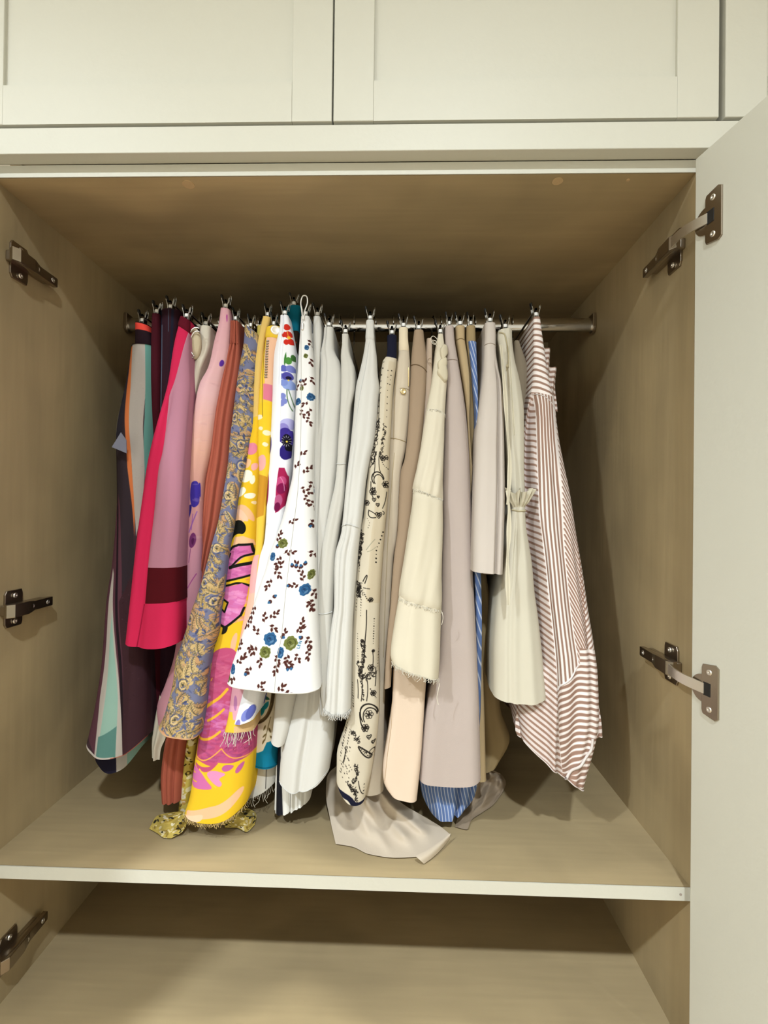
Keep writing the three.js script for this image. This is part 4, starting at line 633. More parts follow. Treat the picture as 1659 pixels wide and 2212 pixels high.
{ // beige trousers-like skirt with embroidered drawings
  const A = garment({ name: 'embroidered_skirt', short: 'beige embroidered skirt', label: 'beige skirt covered in black embroidered moons, hearts and flowers, navy hem', group: GR, z: [-.168, -.03], zb: [-.5, -.5], slot: 848, base: '#cdc2ac', round: .028, folds: [1.5, .001, .003, 1.6], ppm: 1700, nv: 90,
    L: [[836, 722], [836, 762], [826, 777], [820, 828], [815, 891], [810, 929], [800, 973], [794, 1020], [788, 1070], [784, 1114], [777, 1143], [772, 1203], [768, 1239], [763, 1288], [760, 1348], [757, 1408], [756, 1466], [755, 1531], [746, 1565], [737, 1599], [723, 1647], [723, 1700], [727, 1712]], R: [[857, 722], [857, 770], [855, 790], [850, 828], [847, 866], [844, 929], [841, 975], [840, 1030], [837, 1080], [833, 1119], [829, 1167], [824, 1239], [820, 1300], [818, 1350], [817, 1400], [817, 1440], [819, 1478], [818, 1546], [814, 1599], [807, 1642], [801, 1683], [792, 1719], [786, 1742]], sag: 12,
    paint(b) {
      const K = '#1d1814', N = '#15162a', ln = b.line, rg = b.ring; b.line = (c, w, p) => ln.call(b, c, w * 1.35, p); b.ring = (c, w, ...q) => rg.call(b, c, w * 1.4, ...q);
      b.fill('#17182a', [[825, 710], [870, 710], [862, 764], [846, 772], [834, 764]]);
      b.fill('#c8baa0', [[840, 780], [852, 780], [830, 1300], [790, 1300]]);
      const scrib = (x, y, r, n, w = 1) => { const p = []; for (let i = 0; i < n; i++) p.push([x + rr(-r, r), y + rr(-r, r) * 1.3]); b.line(K, w, p); };
      const trail = (pts, r, step, n) => { const cv = curveY(pts); const L = pts.reduce((a, p, i) => i ? a + Math.hypot(p[0] - pts[i - 1][0], p[1] - pts[i - 1][1]) : 0, 0), m = Math.ceil(L / step); for (let i = 0; i <= m; i++) { const p = cv(i / m); scrib(p[0], p[1], r, n, .9); } };
      const dots = (pts, n, r = 1.3) => { const cv = curveY(pts); for (let i = 0; i < n; i++) { const p = cv(i / (n - 1)); b.dot(K, p[0], p[1], rr(.6, 1.2) * r); } };
      const flower = (x, y, r) => { for (let i = 0; i < 6; i++) b.ring(K, 1, x + Math.cos(i * 1.05) * r * .6, y + Math.sin(i * 1.05) * r * .6, r * .42); b.dot(K, x, y, r * .3); };
      const heart = (x, y, r) => { b.line(K, 1.3, [[x, y + r], [x - r, y], [x - r * .6, y - r * .8], [x, y - r * .3], [x + r * .6, y - r * .8], [x + r, y], [x, y + r]]); b.ring(K, .9, x, y, r * .4); };
      const moon = (x, y, r, tilt = 0) => { b.ring(K, 2, x, y, r, r * 1.15, tilt, 2.2, 6.1); b.ring(K, 1.6, x + r * .12, y + r * .22, r * .78, r * .95, tilt, 2.3, 6.0); };
      trail([[828, 780], [822, 830], [817, 890]], 2, 14, 5); trail([[818, 905], [808, 960], [805, 1000]], 8, 6, 8); trail([[832, 920], [826, 960], [822, 985]], 5, 7, 7); b.line(K, 1.2, [[815, 850], [813, 900], [809, 940]]); b.line(K, 1.2, [[820, 850], [818, 900], [814, 945]]);
      b.line(K, 1.2, [[809, 985], [812, 1010], [806, 1030]]); b.line(K, 1.2, [[819, 980], [817, 1010], [822, 1020]]); flower(827, 990, 6); scrib(834, 985, 6, 9); dots([[823, 990], [828, 1003], [838, 1012]], 7); dots([[838, 800], [837, 850], [835, 900]], 8); dots([[846, 800], [842, 830]], 4);
      moon(816, 1034, 15); b.line(K, 1.5, [[801, 1040], [800, 1065], [806, 1075]]); flower(805, 1062, 8); flower(833, 1046, 8); scrib(806, 1060, 7, 16); scrib(833, 1045, 6, 14); heart(808, 1079, 5); heart(816, 1090, 4.5); heart(817, 1073, 3); flower(792, 1086, 6); b.line(K, 1.2, [[835, 1062], [833, 1085], [826, 1098]]);
      b.line(K, 1.6, [[796, 1104], [794, 1112], [802, 1120], [812, 1118]]); b.line(K, 1.6, [[796, 1102], [806, 1106], [812, 1112]]); heart(818, 1112, 8); heart(818, 1112, 4.5); dots([[793, 1120], [798, 1130], [795, 1140]], 5, .9); b.line(K, 1.2, [[826, 1104], [832, 1106], [828, 1112]]);
      trail([[781, 1150], [779, 1175], [775, 1200]], 6, 5, 9); b.line('#8d8b78', 1, [[791, 1188], [800, 1175], [810, 1165]]); b.line('#9a957f', 1, [[793, 1192], [803, 1190], [812, 1182]]); dots([[827, 1150], [820, 1170], [813, 1188], [812, 1215]], 9, 1.7); trail([[773, 1205], [772, 1222]], 4, 6, 6); dots([[776, 1215], [775, 1235]], 4);
      b.line(K, 1.5, [[784, 1256], [792, 1240], [794, 1246], [788, 1260]]); trail([[774, 1262], [776, 1285]], 9, 4, 11); dots([[786, 1270], [798, 1272]], 5, 1.5); dots([[786, 1280], [792, 1292], [798, 1300]], 6, 1.4); dots([[780, 1290], [779, 1330]], 8, 1.2); dots([[770, 1290], [768, 1320]], 5, 1.3); flower(801, 1296, 5);
      b.line(K, 1.6, [[792, 1318], [792, 1350], [788, 1390], [786, 1430]]); dots([[808, 1338], [806, 1392]], 11, 1.3); dots([[772, 1370], [773, 1440]], 14, .9); dots([[818, 1390], [815, 1445]], 10, .9); trail([[784, 1390], [786, 1420], [780, 1450]], 6, 5, 9); flower(783, 1385, 4); b.line(K, 1.3, [[805, 1410], [808, 1430], [803, 1455]]); flower(806, 1408, 3); trail([[772, 1430], [780, 1460]], 5, 6, 7);
      trail([[776, 1455], [792, 1465], [806, 1458]], 8, 5, 10); flower(801, 1444, 7); b.line(K, 1.3, [[772, 1470], [774, 1490], [773, 1510]]); b.line(K, 1.3, [[782, 1470], [783, 1500], [780, 1515]]); b.line(K, 1.3, [[793, 1470], [796, 1490], [792, 1515]]); b.line(K, 1.3, [[811, 1445], [812, 1470], [810, 1485]]); trail([[780, 1472], [785, 1510]], 3, 6, 6); flower(806, 1500, 6); dots([[800, 1490], [812, 1512]], 7, 1.3); dots([[760, 1480], [762, 1530]], 10, 1.5);
      moon(797, 1545, 20, .1); b.line(K, 2, [[777, 1540], [776, 1558], [784, 1572]]); flower(789, 1573, 8); scrib(790, 1573, 8, 14); flower(797, 1545, 9);
      trail([[762, 1585], [774, 1600]], 6, 5, 9); heart(797, 1594, 6); heart(806, 1608, 5); b.line(K, 1.8, [[775, 1612], [790, 1622], [805, 1640], [798, 1646], [780, 1628], [774, 1614]]); b.ring(K, 1.4, 803, 1630, 6); trail([[778, 1615], [798, 1640]], 3, 6, 5);
      dots([[748, 1570], [742, 1600], [734, 1640]], 14, 1.3); dots([[755, 1580], [748, 1620], [740, 1660]], 14, 1.2); b.line(K, 1.4, [[745, 1618], [747, 1635], [740, 1652]]); for (let i = 0; i < 40; i++) b.dot(K, rr(732, 760), rr(1600, 1690), rr(.7, 1.4)); trail([[768, 1655], [772, 1675], [764, 1690]], 5, 5, 9); trail([[756, 1695], [768, 1712]], 6, 5, 9); b.line(K, 1.2, [[774, 1690], [776, 1715], [784, 1722]]); dots([[786, 1700], [784, 1722]], 4); trail([[766, 1710], [770, 1735]], 4, 6, 7);
      b.line(N, 9, [[720, 1702], [727, 1712], [748, 1720], [757, 1728], [766, 1745], [776, 1753], [788, 1745]]);
    } });
}
{
  const A = garment({ name: 'cream_denim_skirt', short: 'cream denim skirt', label: 'long cream denim skirt with brass button and zip, pooling on the shelf', group: GR, z: [-.172, -.1], zb: [-.5, -.5], slot: 872, mat: F(0xcfc1ab, { bump: .0006 }), folds: [1.5, .001, .005, .9],
    L: [[862, 706], [862, 727], [861, 757], [858, 777], [853, 815], [847, 853], [841, 904], [838, 954], [837, 1022], [833, 1107], [826, 1179], [820, 1239], [817, 1312], [814, 1408], [812, 1500], [806, 1580], [790, 1650], [770, 1720]], R: [[881, 706], [881, 722], [884, 752], [887, 803], [886, 838], [885, 878], [879, 952], [876, 973], [867, 1013], [864, 1058], [862, 1119], [857, 1167], [850, 1203], [847, 1251], [845, 1300], [840, 1360], [835, 1408], [833, 1449], [830, 1550], [828, 1720]] });
  panel(A, 'waistband', F(0xe0d0b3), [[862, 706], [862, 727], [861, 756]], [[881, 706], [881, 722], [883.5, 756]], { off: .0014, ny: 8 });
  button(A, 870.5, 846, .0052, metalBtn); stitch(A, 'zipper', [[882, 793], [882, 815], [882, 833]], metalBtn, .0011);
  stitch(A, 'seam', [[858, 777], [853, 850], [850, 950]], 0xb8a585, .0005); stitch(A, 'seam', [[852, 978], [842, 1100], [834, 1250], [828, 1420]], 0xbfae8d, .0006); stitch(A, 'seam', [[840, 944], [858, 948], [877, 953]], 0xbba988, .0007); stitch(A, 'seam', [[864, 838], [875, 838], [884, 840]], 0xbba988, .0005);
  pool(A, 'pooled_hem', F(0xd9c9b3, { bump: .0008 }), [[800, 1590], [745, 1640], [706, 1680], [704, 1715], [713, 1769], [725, 1823]], [[832, 1600], [835, 1690], [860, 1728], [916, 1764], [951, 1785], [973, 1803]],
    [[.22, .35, .024, .09], [.5, .55, .030, .08], [.8, .5, .020, .09], [.35, .72, .013, .06], [.66, .83, .010, .05], [.62, .3, .02, .07], [.15, .7, .008, .05], [.85, .8, .009, .05], [.45, .9, .006, .04]], .115, [[725, 1823], [761, 1829], [797, 1845], [856, 1853], [897, 1851], [940, 1838], [973, 1803]]);
  const cuffS = F(0xdfcfb8); mesh('hem_corner', poolStrip([[897, 1849], [920, 1838], [950, 1818], [973, 1800]], [[916, 1866], [934, 1853], [955, 1833], [972, 1812]], .012, .002), cuffS, A.g);
}
function poolStrip(Ap, Bp, h0, h1) { const a = curveY(Ap), b = curveY(Bp); return gridGeo(17, 7, (i, j) => { const p = a(i / 16), q = b(i / 16), t = j / 6, h = lerp(h0, h1, t) + .003 * Math.sin(t * 3.14); return [atY(lerp(p[0], q[0], t), lerp(p[1], q[1], t), SHELF + h), i * .01, j * .004]; }); }
// cloth lying on the shelf: a sheet from its hanging end (back) to its free edge (front), with humps
function pool(A, name, mat, Lp, Rp, humps, lift, front) {
  const l = curveY(Lp), r = curveY(Rp), fr = curveY(front || [Lp[Lp.length - 1], Rp[Rp.length - 1]]), nx = 60, ny = 60;
  const g = gridGeo(nx + 1, ny + 1, (i, j) => {
    const x = i / nx, t = j / ny, a = l(t), b = r(t), q = fr(x), e = t * t * t;
    let px = lerp(a[0], b[0], x), py = lerp(a[1], b[1], x);
    if (front) { const a1 = l(1), b1 = r(1); px += (q[0] - lerp(a1[0], b1[0], x)) * e; py += (q[1] - lerp(a1[1], b1[1], x)) * e; }
    const edge = Math.min(1, (1 - t) * 7) , k = Math.pow(1 - t, 2.2);
    let h = .0022 + lift * k; for (const [hx, ht, hh, w] of humps) { const d = ((x - hx) / (w * 1.3)) ** 2 + ((t - ht) / (w * 2.2)) ** 2; h += hh * Math.exp(-d) * edge; }
    h += edge * .006 * (fbm(x * 5 + lift * 99, t * 6, 77) - .3);
    return [atY(px, py, SHELF + Math.max(.0015, h)), x * .2, t * .2];
  });
  return mesh(name, g, mat, A.g);
}
{
  const A = garment({ name: 'taupe_skirt', short: 'taupe wool skirt', label: 'taupe wool skirt with a curved yoke seam, between two cream skirts', group: GR, z: [-.174, -.085], zb: [-.5, -.5], slot: 905, mat: F(0xa38d75, { bump: .0006 }), folds: [1, .001, .003, .2], L: [[895, 711], [893, 727], [888, 777], [886, 828], [884, 878], [881, 929], [874, 990], [866, 1017], [862, 1070], [859, 1143], [851, 1203], [847, 1251], [843, 1312], [838, 1360], [833, 1427], [830, 1490]], R: [[915, 711], [917, 727], [923, 777], [922, 815], [920, 853], [914, 929], [908, 980], [902, 1020], [896, 1051], [888, 1119], [878, 1191], [868, 1251], [864, 1292], [854, 1360], [848, 1420], [844, 1485]] });
  stitch(A, 'yoke_seam', [[888, 786], [900, 787], [912, 792], [922, 800]], 0x77634c, .0008);
}
{
  const A = garment({ name: 'tiered_cream_skirt', short: 'cream tiered skirt', label: 'cream tiered skirt with raw frayed edges and loose threads', group: GR, z: [-.166, -.042], zb: [-.5, -.5], slot: 952, mat: F(0xd5cbb4), bodyName: 'tier', round: .025, folds: [2, .001, .005, .5],
    L: [[947, 720], [943, 742], [939, 777], [932, 828], [922, 881], [917, 916], [909, 967], [901, 1010], [893, 1055], [892, 1080], [886, 1124], [874, 1203], [865, 1263], [861, 1298], [851, 1360], [843, 1425], [848, 1445]], R: [[957, 720], [960, 737], [966, 777], [967, 818], [965, 853], [962, 916], [961, 967], [960, 1010], [959, 1055], [959, 1080], [960, 1124], [958, 1203], [957, 1263], [957, 1298], [955, 1360], [953, 1430], [950, 1476]] });
  panel(A, 'tier', F(0xd4cab3), [[886, 1124], [862, 1290]], [[959, 1124], [955, 1321]], { off: .001, ny: 30, ruffle: .0008 });
  panel(A, 'tier', F(0xd6ccb6), [[922, 881], [893, 1054]], [[962, 890], [958, 1080]], { off: .0018, ny: 26, ruffle: .001 });
  panel(A, 'tier', F(0xd3c9b2), [[893, 1060], [886, 1124], [874, 1203], [861, 1293]], [[959, 1078], [959, 1124], [957, 1215], [955, 1322]], { off: .0028, ny: 30, ruffle: .0008 });
  for (const [l, r] of [[[[958, 742], [950, 758], [954, 782]], [[959, 742], [966, 758], [956, 783]]], [[[960, 770], [945, 786], [950, 808]], [[961, 770], [965, 786], [953, 810]]], [[[952, 790], [944, 804], [960, 826]], [[962, 786], [966, 804], [963, 824]]]]) panel(A, 'petal', F(0xd0c5aa), l, r, { off: .005, nx: 8, ny: 10 });
  fringe(A, [[893, 1054], [925, 1066], [958, 1080]], .006, 40, thread, { r: .0004 }); fringe(A, [[861, 1294], [905, 1308], [955, 1322]], .006, 40, thread, { r: .0004 }); fringe(A, [[846, 1436], [890, 1454], [950, 1474]], .009, 50, thread, { r: .0004 }); fringe(A, [[922, 881], [945, 885], [963, 892]], .006, 26, thread, { r: .0004 });
  mesh('loose_thread', tube([atZ(950, 1476, -.045), atZ(947, 1490, -.045), atZ(944, 1508, -.046), atZ(947, 1522, -.046)], .0006, 20, 5), thread, A.g); mesh('loose_thread', tube([atZ(947, 735, -.155), atZ(936, 726, -.152), atZ(930, 732, -.15), atZ(938, 744, -.15), atZ(943, 738, -.15), atZ(934, 735, -.15), atZ(944, 748, -.155)], .0006, 40, 5), thread, A.g); mesh('loose_thread', tube([atZ(955, 1322, -.066), atZ(957, 1335, -.064), atZ(954, 1350, -.066)], .0005, 14, 5), thread, A.g);
}
{
  const A = garment({ name: 'peach_skirt', short: 'pale peach skirt', label: 'pale peach straight skirt showing below the cream tiered skirt', group: GR, z: [-.195, -.052], zb: [-.5, -.5], slot: 928, mat: F(0xdbc5ae), noHanger: true, round: .012, folds: [.5, .001, .002, 0], sag: 3, L: [[922, 730], [912, 900], [892, 1100], [865, 1300], [850, 1440], [848, 1511], [837, 1593], [826, 1674], [829, 1700], [843, 1722]], R: [[934, 730], [934, 900], [934, 1100], [930, 1300], [924, 1440], [919, 1511], [914, 1593], [909, 1660], [905, 1698], [901, 1736]] });
  stitch(A, 'fold_edge', [[849, 1450], [846, 1560], [836, 1640], [831, 1690]], 0xcfb596, .0006);
}
{
  const A = garment({ name: 'mauve_grey_skirt', short: 'mauve grey wool skirt', label: 'long plain mauve grey wool skirt with a vertical seam, right of centre', group: GR, z: [-.17, -.06], zb: [-.5, -.5], slot: 972, clip: .6, mat: F(0xbcada4, { bump: .0006 }), round: .02, folds: [.8, .001, .002, 1], sag: 7,
    L: [[962, 702], [962, 721], [964, 777], [967, 835], [964, 886], [962, 949], [960, 1010], [959, 1070], [960, 1119], [957, 1215], [955, 1312], [951, 1400], [946, 1450], [930, 1500], [916, 1590], [907, 1697]], R: [[981, 702], [982, 721], [991, 777], [1001, 835], [1009, 886], [1015, 949], [1018, 1010], [1020, 1070], [1021, 1119], [1024, 1215], [1029, 1312], [1033, 1390], [1036, 1457], [1039, 1530], [1041, 1600], [1043, 1694]] });
  stitch(A, 'seam', [[981, 730], [990, 790], [1000, 850], [1006, 920], [1011, 1000], [1015, 1119], [1020, 1263], [1027, 1400], [1035, 1560], [1039, 1690]], 0xaa998d, .0005); stitch(A, 'yoke_seam', [[965, 776], [978, 776], [990, 777]], 0xaa998d, .0006);
}
{
  const A = garment({ name: 'khaki_skirt', short: 'khaki skirt', label: 'khaki skirt right behind the mauve grey one, its taupe hem on the shelf', group: GR, z: [-.18, -.13], zb: [-.5, -.5], slot: 995, mat: F(0xb9a27c), L: [[985, 702], [985, 726], [987, 741], [994, 785], [1002, 835], [1008, 886], [1012, 950], [1016, 1050], [1018, 1250], [1024, 1450], [1030, 1690]], R: [[1005, 702], [1005, 726], [1010, 760], [1016, 822], [1016, 860], [1014, 900], [1017, 960], [1024, 1050], [1030, 1250], [1045, 1450], [1052, 1690]] });
  stitch(A, 'waist_seam', [[986, 733], [996, 731], [1007, 734]], 0x8f7a58, .0006);
  pool(A, 'pooled_hem', F(0xa2907a), [[1030, 1640], [1010, 1700], [995, 1745], [983, 1786]], [[1062, 1662], [1084, 1674], [1093, 1692], [1088, 1708]], [[.3, .4, .018, .1], [.7, .3, .02, .1], [.55, .7, .012, .1], [.9, .6, .014, .07]], .05, [[983, 1786], [1008, 1792], [1018, 1772], [1042, 1755], [1066, 1738], [1088, 1708]]);
}
garment({ name: 'tan_skirt', short: 'tan linen skirt', label: 'long tan skirt with dark olive folds reaching down beside the mauve grey one', group: GR, z: [-.182, -.19], zb: [-.5, -.5], slot: 1019, clip: .6, mat: F(0xa08b66), folds: [2, .001, .006, 1.9], L: [[1009, 702], [1008, 731], [1011, 762], [1015, 822], [1014, 873], [1012, 898], [1015, 950], [1018, 1050], [1022, 1200], [1030, 1350], [1036, 1500], [1040, 1600], [1042, 1675]], R: [[1028, 702], [1029, 731], [1031, 797], [1034, 848], [1033, 898], [1032, 949], [1032, 1036], [1036, 1120], [1046, 1200], [1062, 1300], [1076, 1430], [1086, 1540], [1108, 1608], [1076, 1660]] });
{
  garment({ name: 'blue_striped_skirt', short: 'blue pinstriped skirt', label: 'blue skirt with white pinstripes, its hem bunched under the mauve grey skirt', group: GR, z: [-.176, -.1, -.12], zb: [-.5, -.5], slot: 1024, base: '#5f76a6', folds: [3, .001, .004, .4], creases: [[.64, .04, -.016, .86, 1], [.86, .03, -.014, .88, 1]], sag: 18, noHanger: true,
    L: [[1013, 735], [1018, 780], [1024, 840], [1029, 900], [1028, 960], [1022, 1050], [1021, 1110], [1022, 1180], [1026, 1240], [1029, 1350], [1030, 1450], [1010, 1560], [950, 1640], [908, 1700], [914, 1738], [928, 1765]], R: [[1030, 737], [1031, 780], [1033, 840], [1033, 900], [1032, 960], [1029, 1050], [1028, 1110], [1030, 1180], [1040, 1240], [1042, 1350], [1041, 1450], [1041, 1560], [1041, 1640], [1038, 1700], [1034, 1728], [1015, 1752]],
    paint(b, A) { b.c.strokeStyle = '#e3e3e6'; b.c.lineWidth = 1.3; for (let x = -b.ch; x < b.cw + b.ch; x += 7.6) { b.c.beginPath(); b.c.moveTo(x, 0); b.c.lineTo(x + b.ch * .2, b.ch); b.c.stroke(); } } });
}
{
  const A = garment({ name: 'pale_stone_skirt', short: 'short pale stone skirt', label: 'short pale stone skirt with a front pleat, shortest on the right', group: GR, z: [-.168, -.075], zb: [-.5, -.5], slot: 1060, mat: F(0xc8bdb2), round: .02, folds: [.6, .001, .002, 0], creases: [[.78, .05, -.012, .15, 1, .72], [.92, .06, .004, .2, 1, .9]],
    L: [[1049, 695], [1049, 721], [1048, 744], [1047, 785], [1043, 835], [1037, 886], [1031, 949], [1030, 1000], [1028, 1063], [1026, 1153], [1025, 1237]], R: [[1072, 695], [1073, 721], [1073, 747], [1078, 785], [1087, 823], [1092, 873], [1094, 936], [1095, 1000], [1096, 1063], [1094, 1153], [1091, 1243]] });
  stitch(A, 'waist_seam', [[1048, 743], [1060, 741], [1073, 744]], 0xb3a595, .0006);
  panel(A, 'lining', F(0x7c6f60), [[1042, 1238], [1043, 1251]], [[1088, 1243], [1084, 1250]], { off: -.006, ny: 4 });
}
garment({ name: 'olive_grey_skirt', short: 'olive grey skirt', label: 'olive grey skirt in shadow behind the ecru skirt with ties', group: GR, z: [-.21, -.14], zb: [-.5, -.5], slot: 1118, noHanger: true, mat: F(0x9a8d78), L: [[1112, 735], [1112, 830], [1108, 900], [1100, 1050], [1086, 1200], [1070, 1300], [1062, 1400], [1062, 1480], [1074, 1490]], R: [[1122, 735], [1146, 800], [1152, 880], [1150, 950], [1147, 1050], [1144, 1200], [1138, 1300], [1132, 1400], [1126, 1470], [1120, 1488]] });
{
  const A = garment({ name: 'drawstring_skirt', short: 'ecru skirt with ties', label: 'ecru cotton skirt with long ties and a gathered ruffle halfway down', group: GR, z: [-.168, -.055], zb: [-.5, -.5], slot: 1093, mat: F(0xcbc4b1), folds: [2.5, .0015, .005, 1.1], creases: [[.3, .06, -.006, .5, 1, .26]], sag: 6, nv: 90,
    L: [[1079, 710], [1077, 725], [1081, 747], [1086, 797], [1091, 848], [1095, 924], [1100, 987], [1105, 1040], [1110, 1075], [1110, 1097], [1108, 1106], [1104, 1153], [1097, 1205], [1091, 1255], [1082, 1300], [1077, 1357], [1074, 1425], [1074, 1517]], R: [[1109, 706], [1110, 734], [1115, 772], [1125, 810], [1132, 845], [1137, 890], [1137, 950], [1136, 1010], [1137, 1060], [1136, 1085], [1138, 1106], [1141, 1142], [1148, 1176], [1156, 1217], [1162, 1266], [1172, 1334], [1181, 1413], [1191, 1518]] });
  const vr = A.inv(1122, 1086)[1], rg = gridGeo(97, 9, (i, j) => { const x = i / 96, t = j / 8, s = clamp(x, .02, .98), p = A.P(s, vr), n = A.N(clamp(s, .1, .9), vr), a = x * 6.283 * 6.5; const flare = 1 - t; p.x += (x - .5) * .009 * flare; p.y += .018 - .026 * t + .004 * flare * Math.sin(a * .37 + 1); p.addScaledVector(n, .003 + flare * (.007 + .006 * Math.sin(a)) + (t > .8 ? -.002 : 0)); return [p, x * .06, t * .03]; });
  mesh('ruffle', rg, F(0xd3ccb6), A.g); stitch(A, 'drawstring', [[1109, 1101], [1122, 1104], [1138, 1103]], 0xcabf9e, .0013);
  const tie = (pts, w) => { const c = curveY(pts); return gridGeo(5, 40, (i, j) => { const p = c(j / 39), z = pts[0][2] + (pts[pts.length - 1][2] - pts[0][2]) * j / 39; const q = atZ(p[0] + (i / 4 - .5) * w * (1 - .35 * Math.sin(j * .35)), p[1], z); q.z += .0012 * Math.sin(i * 1.57) ; return [q, i * .002, j * .01]; }); };
  mesh('tie', tie([[1082, 745, -.152], [1086, 790], [1091, 850], [1096, 930], [1101, 1000], [1099, 1060], [1096, 1090, -.09]], 7), F(0xcfc6ae), A.g); mesh('tie', tie([[1096, 1060, -.095], [1100, 1110], [1099, 1160], [1096, 1215], [1097, 1260], [1098, 1307, -.062]], 8), F(0xd6cdb5), A.g); mesh('tie', tie([[1099, 730, -.15], [1102, 790], [1106, 860], [1111, 940, -.11]], 4), F(0xcfc6ae), A.g);
  stitch(A, 'placket', [[1081, 716], [1090, 722], [1096, 748], [1099, 775], [1095, 800]], 0xbfb391, .0012); button(A, 1097, 790, .003, F(0xd2c7a6));
}
{ // striped shirt skirt at the far right
  const BRN = '#987969', A = garment({ name: 'striped_wrap_skirt', short: 'pink brown striped skirt', label: 'white and pinkish brown striped skirt with pointed hem, rightmost on the rod', group: GR, z: [-.165, -.055], zb: [-.48, -.5], slot: 1163, base: '#efe6e1', round: .03, folds: [.8, .001, .003, .7], creases: [[.02, .15, -.11, .16, .8], [.16, .05, .014, .24, 1, .42], [.62, .08, -.008, .3, 1, .7], [.86, .05, -.007, .45, 1]], nf: 60, nv: 96, ppm: 1500,
    L: [[1154, 683], [1154, 709], [1156, 772], [1155, 822], [1152, 845], [1146, 886], [1140, 949], [1138, 1010], [1139, 1108], [1140, 1200], [1141, 1300], [1140, 1400], [1132, 1480], [1130, 1540], [1134, 1590], [1137, 1614]], R: [[1168, 683], [1172, 709], [1178, 747], [1186, 795], [1196, 835], [1206, 870], [1212, 911], [1229, 1000], [1243, 1067], [1256, 1150], [1271, 1240], [1285, 1334], [1296, 1400], [1305, 1470], [1308, 1560], [1273, 1726]],
    paint(b) {
      const ridge = [[1156, 845], [1162, 886], [1163, 950], [1164, 1010], [1166, 1108], [1175, 1200], [1184, 1300], [1194, 1400], [1200, 1480], [1206, 1560], [1212, 1640], [1218, 1682]];
      const seamR = [[1196, 855], [1198, 900], [1206, 1000], [1216, 1090], [1225, 1200], [1234, 1290], [1245, 1380], [1254, 1435]];
      const right = [[1200, 850], [1215, 911], [1233, 1000], [1247, 1067], [1260, 1150], [1276, 1240], [1290, 1334], [1300, 1400], [1308, 1470], [1314, 1560]];
      b.clip([[1140, 670], [1185, 670], [1215, 860], [1210, 890], [1180, 870], [1152, 850], [1130, 848]], () => { for (let y = 672; y < 900; y += 12.4) b.line(BRN, 5.6, [[1140, y - 2], [1160, y], [1180, y + 10], [1215, y + 28]]); });
      b.clip([[1120, 840], ...ridge, [1130, 1700], [1100, 1500]], () => { b.fill('#d9cdc8', [[1100, 830], [1250, 830], [1250, 1720], [1100, 1720]]); for (let y = 820; y < 1760; y += 13.2) b.line(BRN, 5.2, [[1110, y - 26], [1150, y + 2], [1190, y + 34], [1240, y + 66]]); });
      b.clip([...ridge.slice(0, 10), [1222, 1490], [1240, 1462], [1256, 1440], ...seamR.slice().reverse()], () => { b.fill('#f0e9e5', [[1100, 830], [1300, 830], [1300, 1720], [1100, 1720]]); b.fan(BRN, ridge.slice(0, 9), [...seamR, [1258, 1480]], 6, 4.4); });
      b.clip([...seamR, ...right.slice().reverse()], () => { b.fill('#e9dfda', [[1150, 830], [1350, 830], [1350, 1720], [1150, 1720]]); for (let y = 740; y < 1700; y += 13) { const t = (y - 740) / 800; b.line(BRN, 3.6, [[1196 + t * 52, y], [1216 + t * 52, y + 40], [1236 + t * 50, y + 70 + t * 20]]); b.line(BRN, 3, [[1226 + t * 62, y + 92], [1240 + t * 60, y + 60], [1262 + t * 60, y + 26]]); } });
      b.clip([[1200, 1487], [1222, 1478], [1238, 1464], [1256, 1438], [1254, 1400], [1320, 1400], [1330, 1560], [1320, 1620], [1300, 1740], [1218, 1720], [1206, 1560]], () => { b.fill('#eee4df', [[1150, 1380], [1350, 1380], [1350, 1760], [1150, 1760]]); for (let y = 1370; y < 1800; y += 13.2) b.line(BRN, 5, [[1190, y + 4], [1225, y - 2], [1245, y - 16], [1262, y - 22], [1285, y - 20], [1325, y - 10]]); });
      b.line('#f4ede9', 2, [[1200, 1487], [1222, 1478], [1238, 1464], [1256, 1438]]);
    } });
  stitch(A, 'yoke_seam', [[1153, 846], [1165, 850], [1185, 862], [1203, 882]], 0xe0d6d1, .0007); stitch(A, 'panel_seam', [[1201, 1487], [1222, 1478], [1238, 1464], [1255, 1438]], 0xf0e8e4, .0009);
  stitch(A, 'hem_edge', [[1139, 1613], [1180, 1650], [1222, 1684], [1270, 1722]], 0xe7dcd6, .0009);
  stitch(A, 'folded_hem', [[1222, 1690], [1238, 1670], [1256, 1655], [1270, 1640], [1281, 1622], [1284, 1600]], 0xe9dfd9, .0022);
  // second waist point and the side flaps behind
  const stripes = () => { const cv = document.createElement('canvas'); cv.width = 64; cv.height = 256; const c = cv.getContext('2d'); c.fillStyle = '#e6dbd5'; c.fillRect(0, 0, 64, 256); c.fillStyle = BRN; for (let i = 0; i < 16; i++) c.fillRect(0, i * 16, 64, 7.5); const t = new THREE.CanvasTexture(cv); t.colorSpace = THREE.SRGBColorSpace; t.wrapS = t.wrapT = THREE.RepeatWrapping; t.repeat.set(4, 6.2); return new THREE.MeshStandardMaterial({ map: t, roughness: .9, side: THREE.DoubleSide }); };
  const sm = stripes(), flap = (name, Lp, Rp, z0, z1, tw) => { const l = curveY(Lp), r = curveY(Rp); return mesh(name, gridGeo(13, 31, (i, j) => { const a = l(j / 30), b = r(j / 30), x = i / 12, p = atZ(lerp(a[0], b[0], x), lerp(a[1], b[1], x), lerp(z0, z1, j / 30)); p.z += .012 * Math.sin(x * 3.14) * tw - .01 * x + .003 * Math.sin(x * 9 + j * .2); return [p, x * .05, -p.y]; }), sm, A.g); };
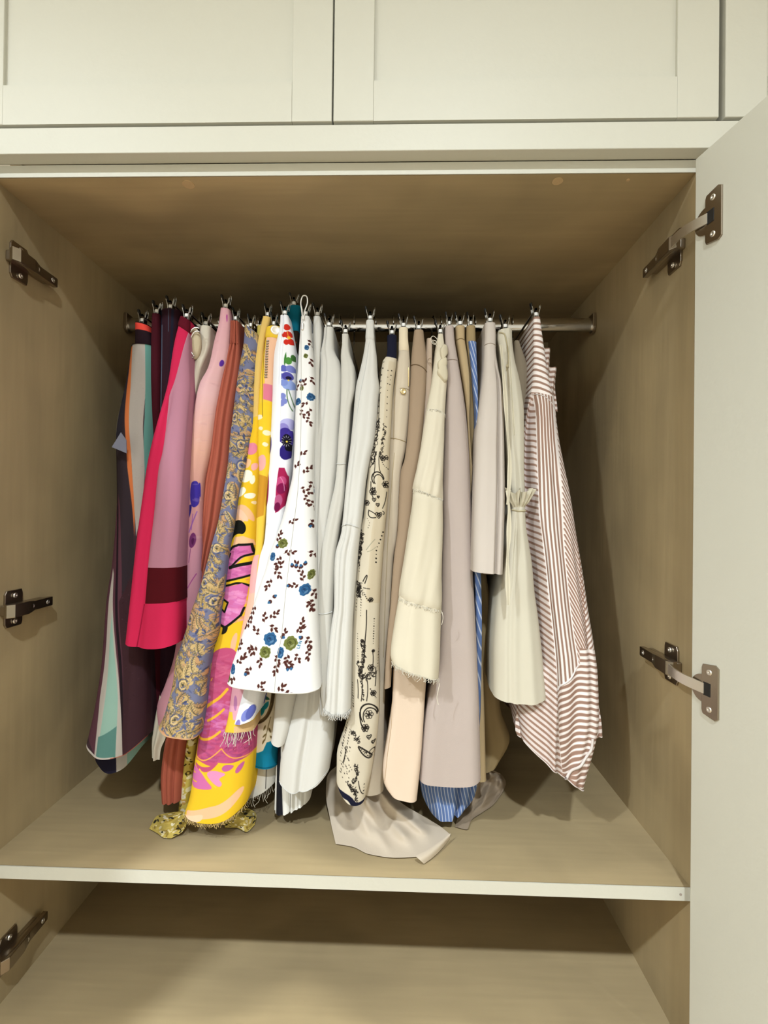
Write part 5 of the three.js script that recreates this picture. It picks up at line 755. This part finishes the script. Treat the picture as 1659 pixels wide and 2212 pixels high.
  flap('waist_tab', [[1166, 752], [1170, 800], [1178, 850]], [[1192, 750], [1192, 800], [1197, 850]], -.178, -.168, .5);
  flap('waist_tab', [[1176, 793], [1180, 840], [1190, 880]], [[1206, 791], [1204, 840], [1208, 890]], -.186, -.172, .4);
  flap('back_flap', [[1122, 1470], [1117, 1527], [1114, 1578], [1118, 1590]], [[1142, 1480], [1141, 1540], [1141, 1590], [1142, 1594]], -.098, -.092, .5);
  flap('back_flap', [[1268, 1460], [1276, 1560], [1282, 1590]], [[1292, 1460], [1303, 1560], [1306, 1597]], -.1, -.09, .5);
}
{ // the mustard skirt's folds lying on the shelf
  const A = { g: scene.children.find(o => o.name === 'mustard_floral_skirt') };
  const cv = document.createElement('canvas'); cv.width = cv.height = 512; const c = cv.getContext('2d'); c.fillStyle = '#b8a24f'; c.fillRect(0, 0, 512, 512);
  for (let i = 0; i < 500; i++) { const x = rr(0, 512), y = rr(0, 512), k = rnd(); c.fillStyle = ['#d8cba0', '#8d7630', '#2b2615', '#cbb45a', '#efe6c9'][Math.floor(k * 5)]; c.beginPath(); c.ellipse(x, y, rr(5, 18), rr(3, 9), rr(0, 6), 0, 7); c.fill(); }
  const t = new THREE.CanvasTexture(cv); t.colorSpace = THREE.SRGBColorSpace; t.wrapS = t.wrapT = THREE.RepeatWrapping; t.repeat.set(2.2, 2.2);
  const m = new THREE.MeshStandardMaterial({ map: t, roughness: .85, side: THREE.DoubleSide });
  pool(A, 'pooled_hem', m, [[392, 1752], [365, 1756], [340, 1762], [322, 1790]], [[406, 1755], [404, 1775], [395, 1795], [368, 1811]], [[.3, .5, .014, .12], [.7, .4, .016, .12], [.5, .8, .008, .1]], .03, [[322, 1790], [340, 1800], [355, 1810], [370, 1811]]);
  pool(A, 'pooled_hem', m, [[470, 1760], [480, 1772], [486, 1782], [490, 1790]], [[520, 1742], [540, 1748], [553, 1762], [546, 1792]], [[.5, .4, .018, .14], [.8, .6, .016, .1], [.25, .6, .01, .1]], .02, [[486, 1788], [510, 1788], [532, 1797], [550, 1782]]);
}
renderer.render(scene, camera);
